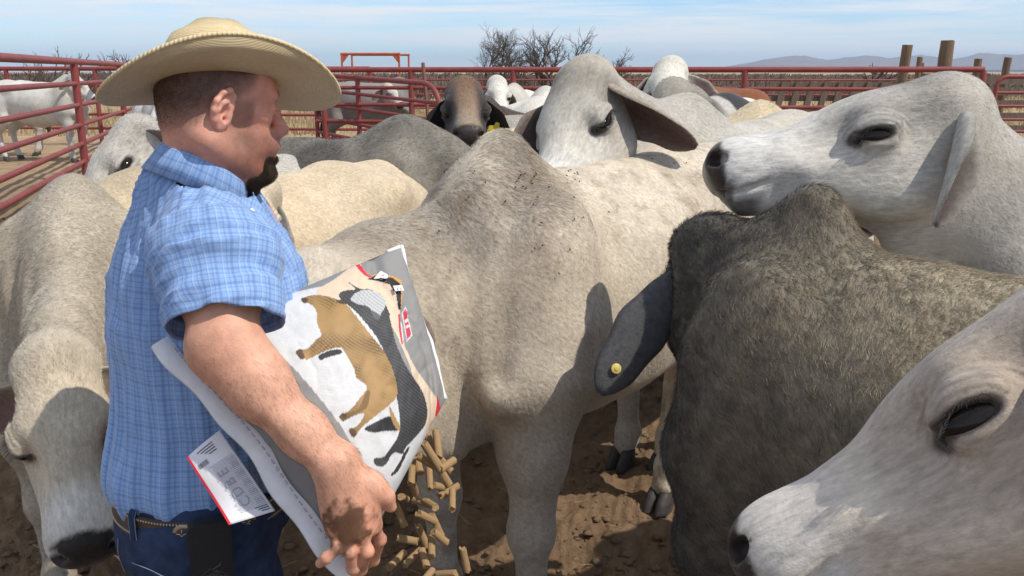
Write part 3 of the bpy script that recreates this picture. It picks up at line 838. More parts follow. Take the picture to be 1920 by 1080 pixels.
# ------------------------------------------------------------------ ground, hills, sky line
def dirt_material():
    m, nt, b = new_mat('trampled_dirt')
    b.inputs['Roughness'].default_value = 0.95; b.inputs['Specular IOR Level'].default_value = 0.15
    tc = N(nt, 'TexCoord')
    def noise(scale, det=8.0, rough=.6, dist=0.0):
        n = N(nt, 'TexNoise', Scale=scale, Detail=det, Roughness=rough, Distortion=dist); nt.links.new(tc.outputs['Object'], n.inputs['Vector']); return n
    nb = noise(.22, 4); nm = noise(2.2, 8, .65, .4); nf = noise(16, 10, .7); nx = noise(70, 6, .7)
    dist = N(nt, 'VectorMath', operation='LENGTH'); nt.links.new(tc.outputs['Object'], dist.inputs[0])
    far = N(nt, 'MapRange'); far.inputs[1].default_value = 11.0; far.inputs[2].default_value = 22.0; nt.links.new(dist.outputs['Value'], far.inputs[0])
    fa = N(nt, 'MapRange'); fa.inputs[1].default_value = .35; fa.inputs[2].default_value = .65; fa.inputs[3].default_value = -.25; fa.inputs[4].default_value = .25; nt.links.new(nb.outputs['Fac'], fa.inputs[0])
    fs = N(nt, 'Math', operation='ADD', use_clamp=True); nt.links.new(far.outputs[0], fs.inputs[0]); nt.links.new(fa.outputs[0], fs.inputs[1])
    r1 = N(nt, 'ValToRGB'); e = r1.color_ramp.elements
    e[0].position = .30; e[0].color = (.125, .080, .046, 1); e[1].position = .72; e[1].color = (.30, .21, .135, 1)
    x = r1.color_ramp.elements.new(.5); x.color = (.21, .138, .083, 1)
    mx = N(nt, 'Math', operation='MULTIPLY_ADD'); mx.inputs[1].default_value = .55; nt.links.new(nf.outputs['Fac'], mx.inputs[0])
    sc = N(nt, 'Math', operation='MULTIPLY'); sc.inputs[1].default_value = .45; nt.links.new(nm.outputs['Fac'], sc.inputs[0]); nt.links.new(sc.outputs[0], mx.inputs[2])
    nt.links.new(mx.outputs[0], r1.inputs['Fac'])
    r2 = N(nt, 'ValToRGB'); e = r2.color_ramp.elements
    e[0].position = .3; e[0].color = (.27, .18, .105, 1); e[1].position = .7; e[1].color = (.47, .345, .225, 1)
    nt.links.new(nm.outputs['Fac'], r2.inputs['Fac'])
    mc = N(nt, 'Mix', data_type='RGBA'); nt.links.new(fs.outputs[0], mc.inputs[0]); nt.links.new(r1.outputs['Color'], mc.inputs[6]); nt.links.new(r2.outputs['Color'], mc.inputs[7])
    nt.links.new(mc.outputs[2], b.inputs['Base Color'])
    ad = N(nt, 'Math', operation='MULTIPLY_ADD'); ad.inputs[1].default_value = .3; nt.links.new(nx.outputs['Fac'], ad.inputs[0]); nt.links.new(nf.outputs['Fac'], ad.inputs[2])
    bp = N(nt, 'Bump', Strength=.9, Distance=.03); nt.links.new(ad.outputs[0], bp.inputs['Height']); nt.links.new(bp.outputs[0], b.inputs['Normal'])
    return m
M_DIRT = dirt_material()
def ground_height(x, y):
    p = np.stack([x, y, np.zeros_like(x)], -1)
    near = sstep(9, 3, np.hypot(x, y - 2.5))
    h = (fnoise(p, 2.2, 3, 1) - .5) * .10 + (fnoise(p, 9, 4, 3) - .5) * .085 * (.4 + .6 * near) + (fnoise(p, 38, 2, 6) - .5) * .040 * near
    return h * sstep(40, 14, np.hypot(x, y)) 
def make_ground():
    # rings of quads growing outwards: fine under the animals, kilometres wide at the horizon
    ang = np.linspace(0, 2 * math.pi, 721)[:-1]
    rad = [0.0]; r = .35
    while r < 30000:
        rad.append(r); r *= 1.0085 if 1.4 < r < 5 else (1.02 if r < 20 else 1.09)
    rad = np.array(rad[1:])
    # the sector in view gets most of the columns
    a1 = np.linspace(math.radians(48), math.radians(132), 640); a2 = np.linspace(math.radians(132), math.radians(408), 140)[1:-1]
    ang = np.concatenate([a1, a2])
    X = rad[:, None] * np.cos(ang)[None]; Y = rad[:, None] * np.sin(ang)[None]
    Z = ground_height(X, Y)
    v = np.stack([X, Y, Z], -1).reshape(-1, 3)
    n, m = len(rad), len(ang)
    I, J = np.meshgrid(np.arange(n - 1), np.arange(m), indexing='ij'); K = (J + 1) % m
    f = np.stack([I * m + J, I * m + K, (I + 1) * m + K, (I + 1) * m + J], -1).reshape(-1, 4)[:, ::-1]
    c = len(v); v = np.vstack([v, [[0, 0, 0]]])
    f = f.tolist() + [[c, (j), (j + 1) % m] for j in range(m)]
    o = mesh_obj('ground', v, f, M_DIRT)
    tag(o, kind='structure'); return o
make_ground()

# loose clods, dung crumbs and straw lying on the dirt
def make_litter():
    rng = np.random.default_rng(77)
    n = 6500
    Y = 2.3 + 9 * rng.random(n) ** 1.8; X = (rng.random(n) * 2 - 1) * Y * .66
    ico = np.array([(0, 0, 1), (.9, 0, .4), (.28, .85, .4), (-.72, .53, .4), (-.72, -.53, .4), (.28, -.85, .4), (.72, .53, -.4), (-.28, .85, -.4), (-.9, 0, -.4), (-.28, -.85, -.4), (.72, -.53, -.4), (0, 0, -1)])
    fc = np.array([[0, 1, 2], [0, 2, 3], [0, 3, 4], [0, 4, 5], [0, 5, 1], [1, 6, 2], [2, 7, 3], [3, 8, 4], [4, 9, 5], [5, 10, 1], [6, 7, 2], [7, 8, 3], [8, 9, 4], [9, 10, 5], [10, 6, 1], [11, 7, 6], [11, 8, 7], [11, 9, 8], [11, 10, 9], [11, 6, 10]])
    r = .003 + .017 * rng.random(n) ** 3
    h = ground_height(X, Y)
    vv = ico[None] * (1 + rng.normal(0, .34, (n, 12, 1))) * r[:, None, None] * np.array([1.2, 1.1, .6]) + np.stack([X, Y, h + r * .25], -1)[:, None]
    ff = (fc[None] + np.arange(n)[:, None, None] * 12).reshape(-1, 3)
    o = mesh_obj('dirt_clods', vv.reshape(-1, 3), ff, M_DIRT); tag(o, 'loose clods and dung crumbs strewn over the pen', 'clods', kind='stuff')
    n = 1500
    Y = 2.4 + 12 * rng.random(n) ** 1.6; X = (rng.random(n) * 2 - 1) * Y * .66
    # thicker by the left fence
    X[:500] = -3.9 + rng.normal(0, .5, 500); Y[:500] = 7.2 + rng.normal(0, .5, 500)
    a = rng.random(n) * 6.28; L = .008 + .03 * rng.random(n); h = ground_height(X, Y) + .006
    d = np.stack([np.cos(a) * L, np.sin(a) * L, rng.normal(0, .15, n) * L], -1); w = np.stack([-np.sin(a), np.cos(a), a * 0], -1) * .0012
    c = np.stack([X, Y, h], -1); vv = np.stack([c - d - w, c + d - w, c + d + w, c - d + w], 1).reshape(-1, 3)
    o = mesh_obj('straw_litter', vv, np.arange(n * 4).reshape(-1, 4), simple('straw', (.45, .34, .17), rough=.8), smooth=False); tag(o, 'bits of straw scattered on the dirt', 'straw', kind='stuff')
make_litter()
# mountains: a long jagged ridge far behind the pens
def make_mountains():
    m, nt, b = new_mat('far_rock'); b.inputs['Roughness'].default_value = 1.0; b.inputs['Specular IOR Level'].default_value = 0
    tc = N(nt, 'TexCoord'); n = N(nt, 'TexNoise', Scale=.004, Detail=8.0, Roughness=.7); nt.links.new(tc.outputs['Object'], n.inputs['Vector'])
    r = N(nt, 'ValToRGB'); r.color_ramp.elements[0].color = (.12, .10, .09, 1); r.color_ramp.elements[1].color = (.26, .21, .18, 1)
    nt.links.new(n.outputs['Fac'], r.inputs['Fac']); nt.links.new(r.outputs['Color'], b.inputs['Base Color'])
    prof = [(900, 0), (1240, 1), (1300, 4), (1380, 11), (1440, 19), (1490, 21), (1530, 16), (1570, 19), (1600, 21), (1650, 18), (1700, 22), (1760, 18), (1810, 24), (1860, 22), (1900, 25), (1960, 20), (2050, 26), (2200, 18), (2400, 24), (2700, 10)]
    us = np.linspace(900, 2700, 420)
    hh = np.interp(us, [p[0] for p in prof], [p[1] for p in prof])
    D = 9000.0
    nu = len(us); nd = 26
    vs = []
    for j in range(nd):
        t = j / (nd - 1); y = D + (t - .3) * 2600
        prof_t = np.exp(-((t - .35) / .26) ** 2)
        x = (us - 960) / FPX * y
        p = np.stack([x, np.full(nu, y), np.zeros(nu)], -1)
        rid = 1 - np.abs(fnoise(p, .0019, 4, 2) * 2 - 1)
        z = hh / FPX * D * prof_t * (.60 + .5 * rid) * 1.42 - 12
        vs.append(np.stack([x, np.full(nu, y), z], -1))
    v = np.concatenate(vs)
    o = mesh_obj('mountains', v, grid_faces(nd, nu, flip=True), m); tag(o, kind='structure')
make_mountains()
# the air over the plain: far things fade to blue through it
def make_haze():
    m = bpy.data.materials.new('dry_air'); m.use_nodes = True; nt = m.node_tree; nt.nodes.clear()
    out = nt.nodes.new('ShaderNodeOutputMaterial'); vol = nt.nodes.new('ShaderNodeVolumePrincipled')
    vol.inputs['Color'].default_value = (.62, .78, 1.0, 1); vol.inputs['Density'].default_value = HAZE; vol.inputs['Anisotropy'].default_value = 0.0
    nt.links.new(vol.outputs[0], out.inputs['Volume'])
    v, f = box((0, 4500, 148), (34000, 26000, 300)); o = mesh_obj('haze', v, f, m, smooth=False)
    tag(o, 'thin blue haze in the air over the plain', 'haze', kind='stuff')
HAZE = 9e-5
make_haze()

# ------------------------------------------------------------------ dry brush and bare trees
M_BARK = simple('grey_bark', (.085, .068, .055), rough=.95, noise=.4, nscale=6)
M_TWIG = simple('dry_brush_twigs', (.135, .105, .085), rough=1.0, noise=.5, nscale=.3)
M_STRAW = simple('dry_grass', (.40, .31, .17), rough=.9, noise=.35, nscale=.8)
def make_brush():
    # thicket of dry thorn brush from 60 m out: fans of thin tapering blades
    rng = np.random.default_rng(21)
    vs, fs = [], []; o = 0
    N0 = 9000
    Y = 55 * np.exp(rng.random(N0) * 1.9); X = (rng.random(N0) * 2 - 1) * Y * .72
    base_h = np.where(X < 0, 1.55, 1.2) * (.55 + .5 * rng.random(N0))
    base_h = base_h * (.6 + .6 * vnoise(np.stack([X, Y, X * 0], -1), .05, 3))
    for i in range(N0):
        nb = 7; w = base_h[i] * .9
        a = rng.normal(0, .55, nb); b = rng.normal(0, .5, nb)
        c = np.array([X[i], Y[i], 0]) + np.stack([rng.normal(0, w * .35, nb), rng.normal(0, w * .35, nb), np.zeros(nb)], -1)
        hgt = base_h[i] * (.5 + .6 * rng.random(nb))
        tip = c + np.stack([hgt * np.sin(a) * .8, hgt * np.sin(b) * .8, hgt * np.cos(a)], -1)
        th = (.03 + .05 * rng.random(nb)) * Y[i] / 70
        sd = np.stack([np.cos(a), np.zeros(nb), -np.sin(a)], -1) * th[:, None]
        tri = np.stack([c - sd * 1.2, c + sd * 1.2, tip + sd * .25, tip - sd * .25], 1).reshape(-1, 3)
        vs.append(tri); fs += [[o + 4 * k, o + 4 * k + 1, o + 4 * k + 2, o + 4 * k + 3] for k in range(nb)]; o += nb * 4
    ob = mesh_obj('dry_brush', np.concatenate(vs), fs, M_TWIG, smooth=False)
    tag(ob, 'grey brown thicket of dry brush beyond the corral fences', 'brush', kind='stuff')
    # dry grass belt in front of it
    vs, fs = [], []; o = 0
    N1 = 26000
    Y = 24 * np.exp(rng.random(N1) * 1.3); X = (rng.random(N1) * 2 - 1) * Y * .68
    keep = vnoise(np.stack([X, Y, X * 0], -1), .12, 5) > .42
    X, Y = X[keep], Y[keep]; n = len(X)
    hgt = .12 + .35 * rng.random(n); a = rng.normal(0, .4, n); w = .012 * Y / 14
    c = np.stack([X, Y, np.zeros(n)], -1); tip = c + np.stack([np.sin(a) * hgt, rng.normal(0, .08, n), np.cos(a) * hgt], -1)
    sx = np.stack([w, w * 0, w * 0], -1)
    vv = np.stack([c - sx, c + sx, tip], 1).reshape(-1, 3)
    ob = mesh_obj('dry_grass', vv, np.arange(n * 3).reshape(-1, 3), M_STRAW, smooth=False)
    tag(ob, 'pale dry grass beyond the far fence', 'grass', kind='stuff')
make_brush()
def bare_tree(u, vtop, Y, spread, seed, label, trunks=3, depth=6):
    rng = np.random.default_rng(seed)
    base = G(u, 135 + CAMZ / Y * FPX, 0); base = np.array([(u - 960) / FPX * Y, Y, 0.0])
    top = P(u, vtop, Y)[2]
    root = thing('bare_tree', base, label, 'tree', 'bare mesquite trees on the skyline')
    limbs, twigs = [], []
    def grow(p, d, L, r, lev):
        n = 4; pts = [p]
        for k in range(n):
            d = unit(d + rng.normal(0, .16, 3) + V(0, 0, .03)); p = p + d * L / n; pts.append(p)
        (limbs if lev < 3 else twigs).append(tube(pts, np.linspace(r, r * .62, n + 1), 6 if lev < 3 else 4, cap=lev < 3))
        if lev >= depth: return
        for c in range(3 if lev > 0 else 3):
            k = rng.integers(2, n + 1) if c else n
            ax = unit(rng.normal(0, 1, 3)); dd = unit(d + np.cross(ax, d) * (.45 + .45 * rng.random()) * (1 if lev else 1.2) + V(rng.normal(0, .15) * spread, 0, .05))
            grow(pts[k], dd, L * (.62 + .22 * rng.random()), r * .58, lev + 1)
    Lt = top * .30
    for t in range(trunks):
        a = (t - (trunks - 1) / 2) * .45 * spread
        grow(base + V(rng.normal(0, .12), rng.normal(0, .12), -.05), unit(V(math.sin(a), rng.normal(0, .2), math.cos(a))), Lt, .0062 * Y / 3, 0)
    v, f = join(limbs); v2, f2 = join(twigs)
    zs = top / np.percentile(v2[:, 2], 99.7); sc = V(zs * .95, zs * .95, zs)
    part('trunk', (v - base) * sc + base, f, M_BARK, root); part('crown', (v2 - base) * sc + base, f2, M_BARK, root)
bare_tree(918, 50, 40, 1.0, 3, 'leafless tree left of its denser neighbour on the skyline', 2, 6)
bare_tree(1022, 58, 42, 1.1, 8, 'dense bushy leafless tree on the skyline behind the tall cow head', 6, 5)
bare_tree(1140, 96, 46, 1.5, 14, 'low faint leafless tree just right of the dense bushy one', 3, 5)
bare_tree(130, 88, 34, 1.1, 23, 'sparse twiggy leafless tree above the left red fence', 2, 4)
bare_tree(262, 96, 48, 1.0, 31, 'small faint leafless tree left of the straw hat', 2, 4)
bare_tree(30, 92, 44, 1.3, 37, 'leafless tree at the far left edge of the skyline', 3, 4)
bare_tree(1625, 118, 60, 1.2, 41, 'tiny leafless tree in front of the blue mountains', 2, 3)

# ------------------------------------------------------------------ red pipe fences, gates, timber
def red_paint():
    m, nt, b = new_mat('weathered_red_paint'); b.inputs['Roughness'].default_value = .55
    tc = N(nt, 'TexCoord'); n = N(nt, 'TexNoise', Scale=3.0, Detail=8.0, Roughness=.7); nt.links.new(tc.outputs['Object'], n.inputs['Vector'])
    r = N(nt, 'ValToRGB'); r.color_ramp.elements[0].position = .3; r.color_ramp.elements[1].position = .75
    r.color_ramp.elements[0].color = (.175, .028, .026, 1); r.color_ramp.elements[1].color = (.285, .060, .052, 1)
    nt.links.new(n.outputs['Fac'], r.inputs['Fac']); nt.links.new(r.outputs['Color'], b.inputs['Base Color'])
    return m
M_RED = red_paint()
M_ORANGE = simple('orange_red_paint', (.42, .10, .045), rough=.5, noise=.2, nscale=2)
def rail_run(root, pts, r, name='rail', seg=12, mat=None):
    v, f = tube(pts, r, seg); return part(name, v, f, mat or M_RED, root, sharp=50)
def lerp(a, b, t): return np.asarray(a) * (1 - t) + np.asarray(b) * t
# left fence, running away from the camera on the left
fl_a = V(-3.95, 4.6, 0); fl_b = V(-6.66, 13.9, 0); fdir = (fl_b - fl_a) / np.linalg.norm(fl_b - fl_a)
fl_c = fl_b + fdir * 10.5
root = thing('pipe_fence', fl_b, 'red pipe fence with thick top rail running back along the left side', 'fence')
for z, r in ((1.83, .05), (1.505, .036), (1.185, .036), (.885, .036), (.60, .036), (.33, .036)):
    if z > 1.8:
        rail_run(root, [fl_a + V(0, 0, z), fl_b + V(0, 0, z), fl_c + V(0, 0, z)], r)
    else:
        rail_run(root, [fl_a + V(0, 0, z), fl_b + V(0, 0, z)], r); rail_run(root, [fl_b + V(0, 0, z), fl_c + V(0, 0, z)], r)
for t in (-8.5, 0, 5.2, 10.5):
    p = fl_b + fdir * t
    rail_run(root, [p + V(0, 0, -.1), p + V(0, 0, 1.80)], .058, 'post', 14)
# fence behind it on the left
root = thing('pipe_fence', (-9, 21, 0), 'red pipe fence at the back of the left pen behind the white cows', 'fence')
a_, b_ = V(-16, 21.5, 0), V(-3.2, 20.5, 0)
for z, r in ((1.75, .05), (1.38, .032), (1.05, .032), (.72, .032), (.4, .032)): rail_run(root, [a_ + V(0, 0, z), b_ + V(0, 0, z)], r)
for t in np.linspace(0, 1, 7): p = lerp(a_, b_, t); rail_run(root, [p + V(0, 0, -.1), p + V(0, 0, 1.74)], .05, 'post')
# long far fence
root = thing('pipe_fence', (1, 16, 0), 'long red pipe fence across the whole back of the pen', 'fence')
a_, b_ = V(-3.6, 16.6, 0), V(7.55, 14.6, 0)
for z, r in ((1.715, .048), (1.40, .034), (1.10, .034), (.80, .034), (.48, .034)): rail_run(root, [a_ + V(0, 0, z), b_ + V(0, 0, z)], r)
for u in (608, 772, 962, 1393, 1836):
    xs = (u - 960) / FPX
    t = (xs * (a_[1]) * .98 - a_[0]) / ((b_ - a_)[0] - xs * .98 * (b_ - a_)[1]); p = lerp(a_, b_, t)
    rail_run(root, [p + V(0, 0, -.1), p + V(0, 0, 1.70)], .052, 'post')
# thin fence farther out
root = thing('pipe_fence', (2, 30, 0), 'thin red pipe fence beyond the long back fence', 'fence')
a_, b_ = V(-11, 31, 0), V(14, 29, 0)
for z, r in ((1.42, .03), (.95, .028), (.5, .028)): rail_run(root, [a_ + V(0, 0, z), b_ + V(0, 0, z)], r, seg=8)
for t in np.linspace(0, 1, 11): p = lerp(a_, b_, t); rail_run(root, [p + V(0, 0, -.1), p + V(0, 0, 1.42)], .035, 'post', 8)
# swung gate with a rounded corner
gl, gr = P(590, 139, 18.0), P(822, 158, 14.2)
gx = unit((gr - gl) * V(1, 1, 0)); L = np.linalg.norm((gr - gl)[:2])
root = thing('swing_gate', gr * V(1, 1, 0), 'red swing gate with rounded corner standing before the far fence', 'gate')
def gp(s, dz): p = lerp(gl, gr, s); return p + V(0, 0, dz)
cr = [gp(0, 0)] + [gp(.5, 0), gp(.90, 0)] + [gp(.90 + .10 * math.sin(t), -.30 * (1 - math.cos(t))) for t in np.linspace(.25, math.pi / 2, 7)] + [gp(1.0, -1.25)]
rail_run(root, cr, .042, 'gate_frame')
for dz in (-.29, -.56, -.84, -1.12): rail_run(root, [gp(0, dz), gp(1.0, dz)], .032, 'bar')
rail_run(root, [gp(.40, 0), gp(.40, -1.2)], .045, 'upright')
rail_run(root, [gp(.0, .0), gp(.0, -1.35)], .045, 'upright')
# leaning pole
root = thing('leaning_pole', G(806, 300), 'thin rusty pole leaning on the red gate', 'pole')
rail_run(root, [P(806, 262, 14.6), P(800, 190, 14.8), P(793, 118, 15.0)], [.03, .028, .03], 'pole_shaft', 8, simple('rusty_steel', (.16, .07, .05), rough=.8))
# tall overhead frame
root = thing('overhead_frame', (-6.2, 40, 0), 'tall thin orange red overhead pipe frame against the sky', 'frame')
xa, xb, xc = (651 - 960) / FPX * 39, (755 - 960) / FPX * 39, (668 - 960) / FPX * 41
ztop = P(700, 101, 39)[2]
for x, y in ((xa, 39), (xb, 39), (xc, 41.2), (xc + 2.55, 41.2)): rail_run(root, [V(x, y, 0), V(x, y, ztop)], .045, 'upright', 8, M_ORANGE)
for y, x0, x1 in ((39, xa, xb), (41.2, xc, xc + 2.55)): rail_run(root, [V(x0 - .05, y, ztop), V(x1 + .05, y, ztop)], .05, 'crossbar', 8, M_ORANGE)
for x, sg in ((xa, 1), (xb, -1)):
    v = [V(x, 38.98, ztop), V(x + .34 * sg, 38.98, ztop), V(x, 38.98, ztop - .42), V(x, 39.02, ztop), V(x + .34 * sg, 39.02, ztop), V(x, 39.02, ztop - .42)]
    part('gusset', np.array(v), [[0, 1, 2], [5, 4, 3], [0, 3, 4, 1], [1, 4, 5, 2], [2, 5, 3, 0]], M_ORANGE, root, smooth=False)
# right gate
root = thing('panel_gate', P(1856, 300, 15.2) * V(1, 1, 0), 'pipe panel gate with many bars at the right edge', 'gate')
ga, gb = V((1857 - 960) / FPX * 15.0, 15.2, 0), V((1857 - 960) / FPX * 15.0 + 3.4, 14.9, 0)
def g2(s, z): return lerp(ga, gb, s) + V(0, 0, z)
rail_run(root, [g2(-.012, .30), g2(0, 1.30)] + [g2(.05 * (1 - math.cos(t)), 1.42 + .18 * math.sin(t)) for t in np.linspace(.2, math.pi / 2, 6)] + [g2(.5, 1.60), g2(1, 1.60)], .036, 'gate_frame')
for z in (1.34, 1.12, .90, .70, .52, .32): rail_run(root, [g2(0, z), g2(1, z)], .024, 'bar')
# timber posts and corral
def timber(col, nm):
    m, nt, b = new_mat(nm); b.inputs['Roughness'].default_value = .9
    tc = N(nt, 'TexCoord'); mp = N(nt, 'Mapping'); mp.inputs['Scale'].default_value = (14, 14, 1.2)
    n = N(nt, 'TexNoise', Scale=2.0, Detail=8.0, Roughness=.7, Distortion=.6); nt.links.new(tc.outputs['Object'], mp.inputs[0]); nt.links.new(mp.outputs[0], n.inputs['Vector'])
    r = N(nt, 'ValToRGB'); r.color_ramp.elements[0].position = .3; r.color_ramp.elements[1].position = .7
    r.color_ramp.elements[0].color = tuple(c * .45 for c in col) + (1,); r.color_ramp.elements[1].color = tuple(c * 1.25 for c in col) + (1,)
    nt.links.new(n.outputs['Fac'], r.inputs['Fac']); nt.links.new(r.outputs['Color'], b.inputs['Base Color'])
    bp = N(nt, 'Bump', Strength=.6, Distance=.02); nt.links.new(n.outputs['Fac'], bp.inputs['Height']); nt.links.new(bp.outputs[0], b.inputs['Normal'])
    return m
M_POST = timber((.20, .135, .080), 'brown_timber'); M_PLANK = timber((.17, .125, .095), 'weathered_plank')
for (u, vt, w, Y, lean, lab) in ((1700, 84, 18, 18, .10, 'thick leaning timber post, left of the tallest post'), (1724, 107, 10, 24, .05, 'slim timber post in the gap between the two thickest posts'),
                                 (1731, 118, 4, 26, .0, 'thin stake beside the slim timber post'), (1777, 76, 24, 17, .02, 'tallest and thickest timber post on the right'),
                                 (1834, 110, 13, 20, .04, 'timber post behind the red corner post'), (1889, 108, 13, 19, .06, 'timber post behind the barred gate at the right')):
    top = P(u + lean * 20, vt, Y); bot = np.array([top[0] - lean * 1.6, Y, -.1]); rad = w / 2 / FPX * Y * 1.0
    root = thing('timber_post', bot * V(1, 1, 0), lab, 'post', 'timber posts')
    rng = np.random.default_rng(int(u)); ns = 9
    pts = [lerp(bot, top, t) + V(rng.normal(0, rad * .04), 0, 0) for t in np.linspace(0, 1, ns)]
    v, f = tube(pts, [rad * (1.06 - .08 * t + rng.normal(0, .02)) for t in np.linspace(0, 1, ns)], 14)
    v = v + (fnoise(v, 9, 2, 4)[:, None] - .5) * rad * .25
    part('post_shaft', v, f, M_POST, root, sharp=60)
root = thing('plank_fence', V(9.6, 18.2, 0), 'weathered plank fence behind the barred gate at the right', 'fence')
for k, z in enumerate((1.52, 1.30, 1.05, .80, .55, .30)):
    v, f = box((10.4, 18.2 + .02 * k, z), (4.6, .06, .15)); part('plank', v, f, M_PLANK, root, smooth=False)
for x in (8.35, 9.5, 11.2, 12.6): v, f = box((x, 18.35, .8), (.16, .14, 1.7)); part('post', v, f, M_PLANK, root, smooth=False)
root = thing('feed_bunk', V(7.6, 23, 0), 'old slatted timber feed rack beyond the far fence', 'feeder')
for k in range(8):
    x0 = (1447 + k * 26 - 960) / FPX * 23
    v, f = box((0, 0, 0), (.14, .10, 1.45), None); a = .22
    R = np.array([[math.cos(a), 0, math.sin(a)], [0, 1, 0], [-math.sin(a), 0, math.cos(a)]])
    part('upright', v @ R.T + V(x0, 23, .72), f, M_PLANK, root, smooth=False)
for z in (1.36, 1.02, .66, .32):
    v, f = box(((1545 - 960) / FPX * 23, 23.1, z), (3.1, .07, .13)); part('plank', v, f, M_PLANK, root, smooth=False)
# ------------------------------------------------------------------ the herd
def hpose(u0, v0, Y0, u1, v1, hs=1.0, near=True, up=(0, 0, 1)):
    """head from its poll pixel to its nose pixel; the nose depth is solved from the head's real length"""
    a = P(u0, v0, Y0); L = .523 * hs
    best = None
    for Y1 in np.linspace(Y0 - L, Y0 + L, 161):
        if near and Y1 > Y0 or (not near) and Y1 < Y0: continue
        b = P(u1, v1, Y1); e = abs(np.linalg.norm(b - a) - L)
        if best is None or e < best[0]: best = (e, b)
    T = unit(best[1] - a); up = np.asarray(up, float); z = unit(up - T * (up @ T))
    return dict(poll=a, hdir=T * .51 + z * .135, hup=up, hs=hs)
rad = math.radians
LP = dict(nose=(.516, 0, -.118), eyeL=(.19, .118, -.104), eyeR=(.19, -.118, -.104), poll=(-.01, 0, .025), earL=(.035, .088, -.085), earR=(.035, -.088, -.085), chin=(.45, 0, -.225), jawL=(.16, .08, -.25), jawR=(.16, -.08, -.25), browL=(.2, .09, -.03), browR=(.2, -.09, -.03), bridge=(.33, 0, -.035))
def fit_head(Y0, hs, start, wY=250., wR=6.0, **pix):
    """pose a head so that named points of it fall on the sight lines seen in the photograph, at depth about Y0"""
    H0 = head_frame(start['poll'], start['hdir'], start['hup'], hs); R0 = H0[0]
    names = list(pix); loc = np.array([LP[n] for n in names]) * hs; tgt = np.array([pix[n][:2] for n in names], float); wt = np.array([[pix[n][2] if len(pix[n]) > 2 else 1.] for n in names])
    def rot(w):
        th = np.linalg.norm(w) + 1e-12; k = w / th; K = np.array([[0, -k[2], k[1]], [k[2], 0, -k[0]], [-k[1], k[0], 0]])
        return np.eye(3) + math.sin(th) * K + (1 - math.cos(th)) * K @ K
    def res(x):
        R = rot(x[3:]) @ R0; p = loc @ R.T + x[:3]
        return np.concatenate([((proj(p) - tgt) * wt).ravel(), [(x[1] - Y0) * wY], x[3:] * wR])
    x = np.concatenate([H0[1], np.zeros(3)]); lam = 1.0; r = res(x)
    for it in range(60):
        J = np.stack([(res(x + dx) - r) / 1e-5 for dx in np.eye(6) * 1e-5], 1)
        st = np.linalg.solve(J.T @ J + lam * np.diag(np.diag(J.T @ J) + 1e-6), -J.T @ r)
        r2 = res(x + st)
        if r2 @ r2 < r @ r: x, r, lam = x + st, r2, lam * .4
        else: lam *= 3
    R = rot(x[3:]) @ R0
    print('fit', {n: [round(float(c)) for c in q] for n, q in zip(names, (proj(loc @ R.T + x[:3]) - tgt))}, np.round(x[:3], 2))
    return dict(poll=x[:3], hdir=R[:, 0], hup=R[:, 2], hs=hs)
NEAR = dict(dens=38000, len=.016, rad=.00042)
WHITE = (.56, .53, .475); CREAM = (.60, .53, .42); GREY = (.34, .32, .285)

# O: pale cow in the middle, walking towards the camera, head down behind the man
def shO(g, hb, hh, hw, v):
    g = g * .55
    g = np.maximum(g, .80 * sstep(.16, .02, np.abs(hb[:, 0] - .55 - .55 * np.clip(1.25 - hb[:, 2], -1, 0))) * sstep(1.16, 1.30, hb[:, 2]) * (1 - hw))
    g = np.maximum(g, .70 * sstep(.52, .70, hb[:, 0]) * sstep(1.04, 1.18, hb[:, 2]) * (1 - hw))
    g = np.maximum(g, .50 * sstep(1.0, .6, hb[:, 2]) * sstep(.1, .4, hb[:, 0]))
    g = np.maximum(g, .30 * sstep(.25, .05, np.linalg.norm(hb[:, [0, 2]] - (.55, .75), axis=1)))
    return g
def colO(col, hb, hh, hw, v):
    # dust and old dirt ground into the coat along the back and shoulder
    m = sstep(.50, .66, fnoise(v, 7, 4, 2)) * sstep(.95, 1.2, hb[:, 2]) * .24 + sstep(.56, .70, fnoise(v, 26, 3, 4)) * sstep(1.05, 1.22, hb[:, 2]) * .38
    m = m * (1 - hw)
    col = col * (1 - m[:, None]) + np.array([.25, .18, .115])[None] * m[:, None]
    lo = sstep(.45, .15, hb[:, 2]) * sstep(.45, .62, fnoise(v, 18, 3, 6)) * .6
    return col * (1 - lo[:, None]) + np.array([.17, .105, .06])[None] * lo[:, None]
hump = P(935, 282, 2.42); yawO = rad(231); sO = 1.07
offO = np.array([math.cos(yawO), math.sin(yawO)]) * .49 * sO
oat = V(hump[0] - offO[0], hump[1] - offO[1], 0)
pO = hpose(548, 505, 1.98, 620, 790, 1.0, near=True, up=(-.6, .1, 1))
RO = np.array([[math.cos(yawO), -math.sin(yawO), 0], [math.sin(yawO), math.cos(yawO), 0], [0, 0, 1]])
hq_ = (G(1238, 952) - oat) @ RO / sO; hq2 = (G(1325, 905) - oat) @ RO / sO; hq3 = (G(1195, 812) - oat) @ RO / sO
print('hind hooves local', hq_, hq2, hq3)
def hleg(h, st): return [(-.66, st, .95), (h[0] * .45 - .30, h[1] * .5 + st * .5, .70), (h[0] - .06, h[1] * .8 + st * .2, .47), (h[0] - .05, h[1], .15), (h[0], h[1], .03)]
legO = dict(hl=hleg(hq_, .17))
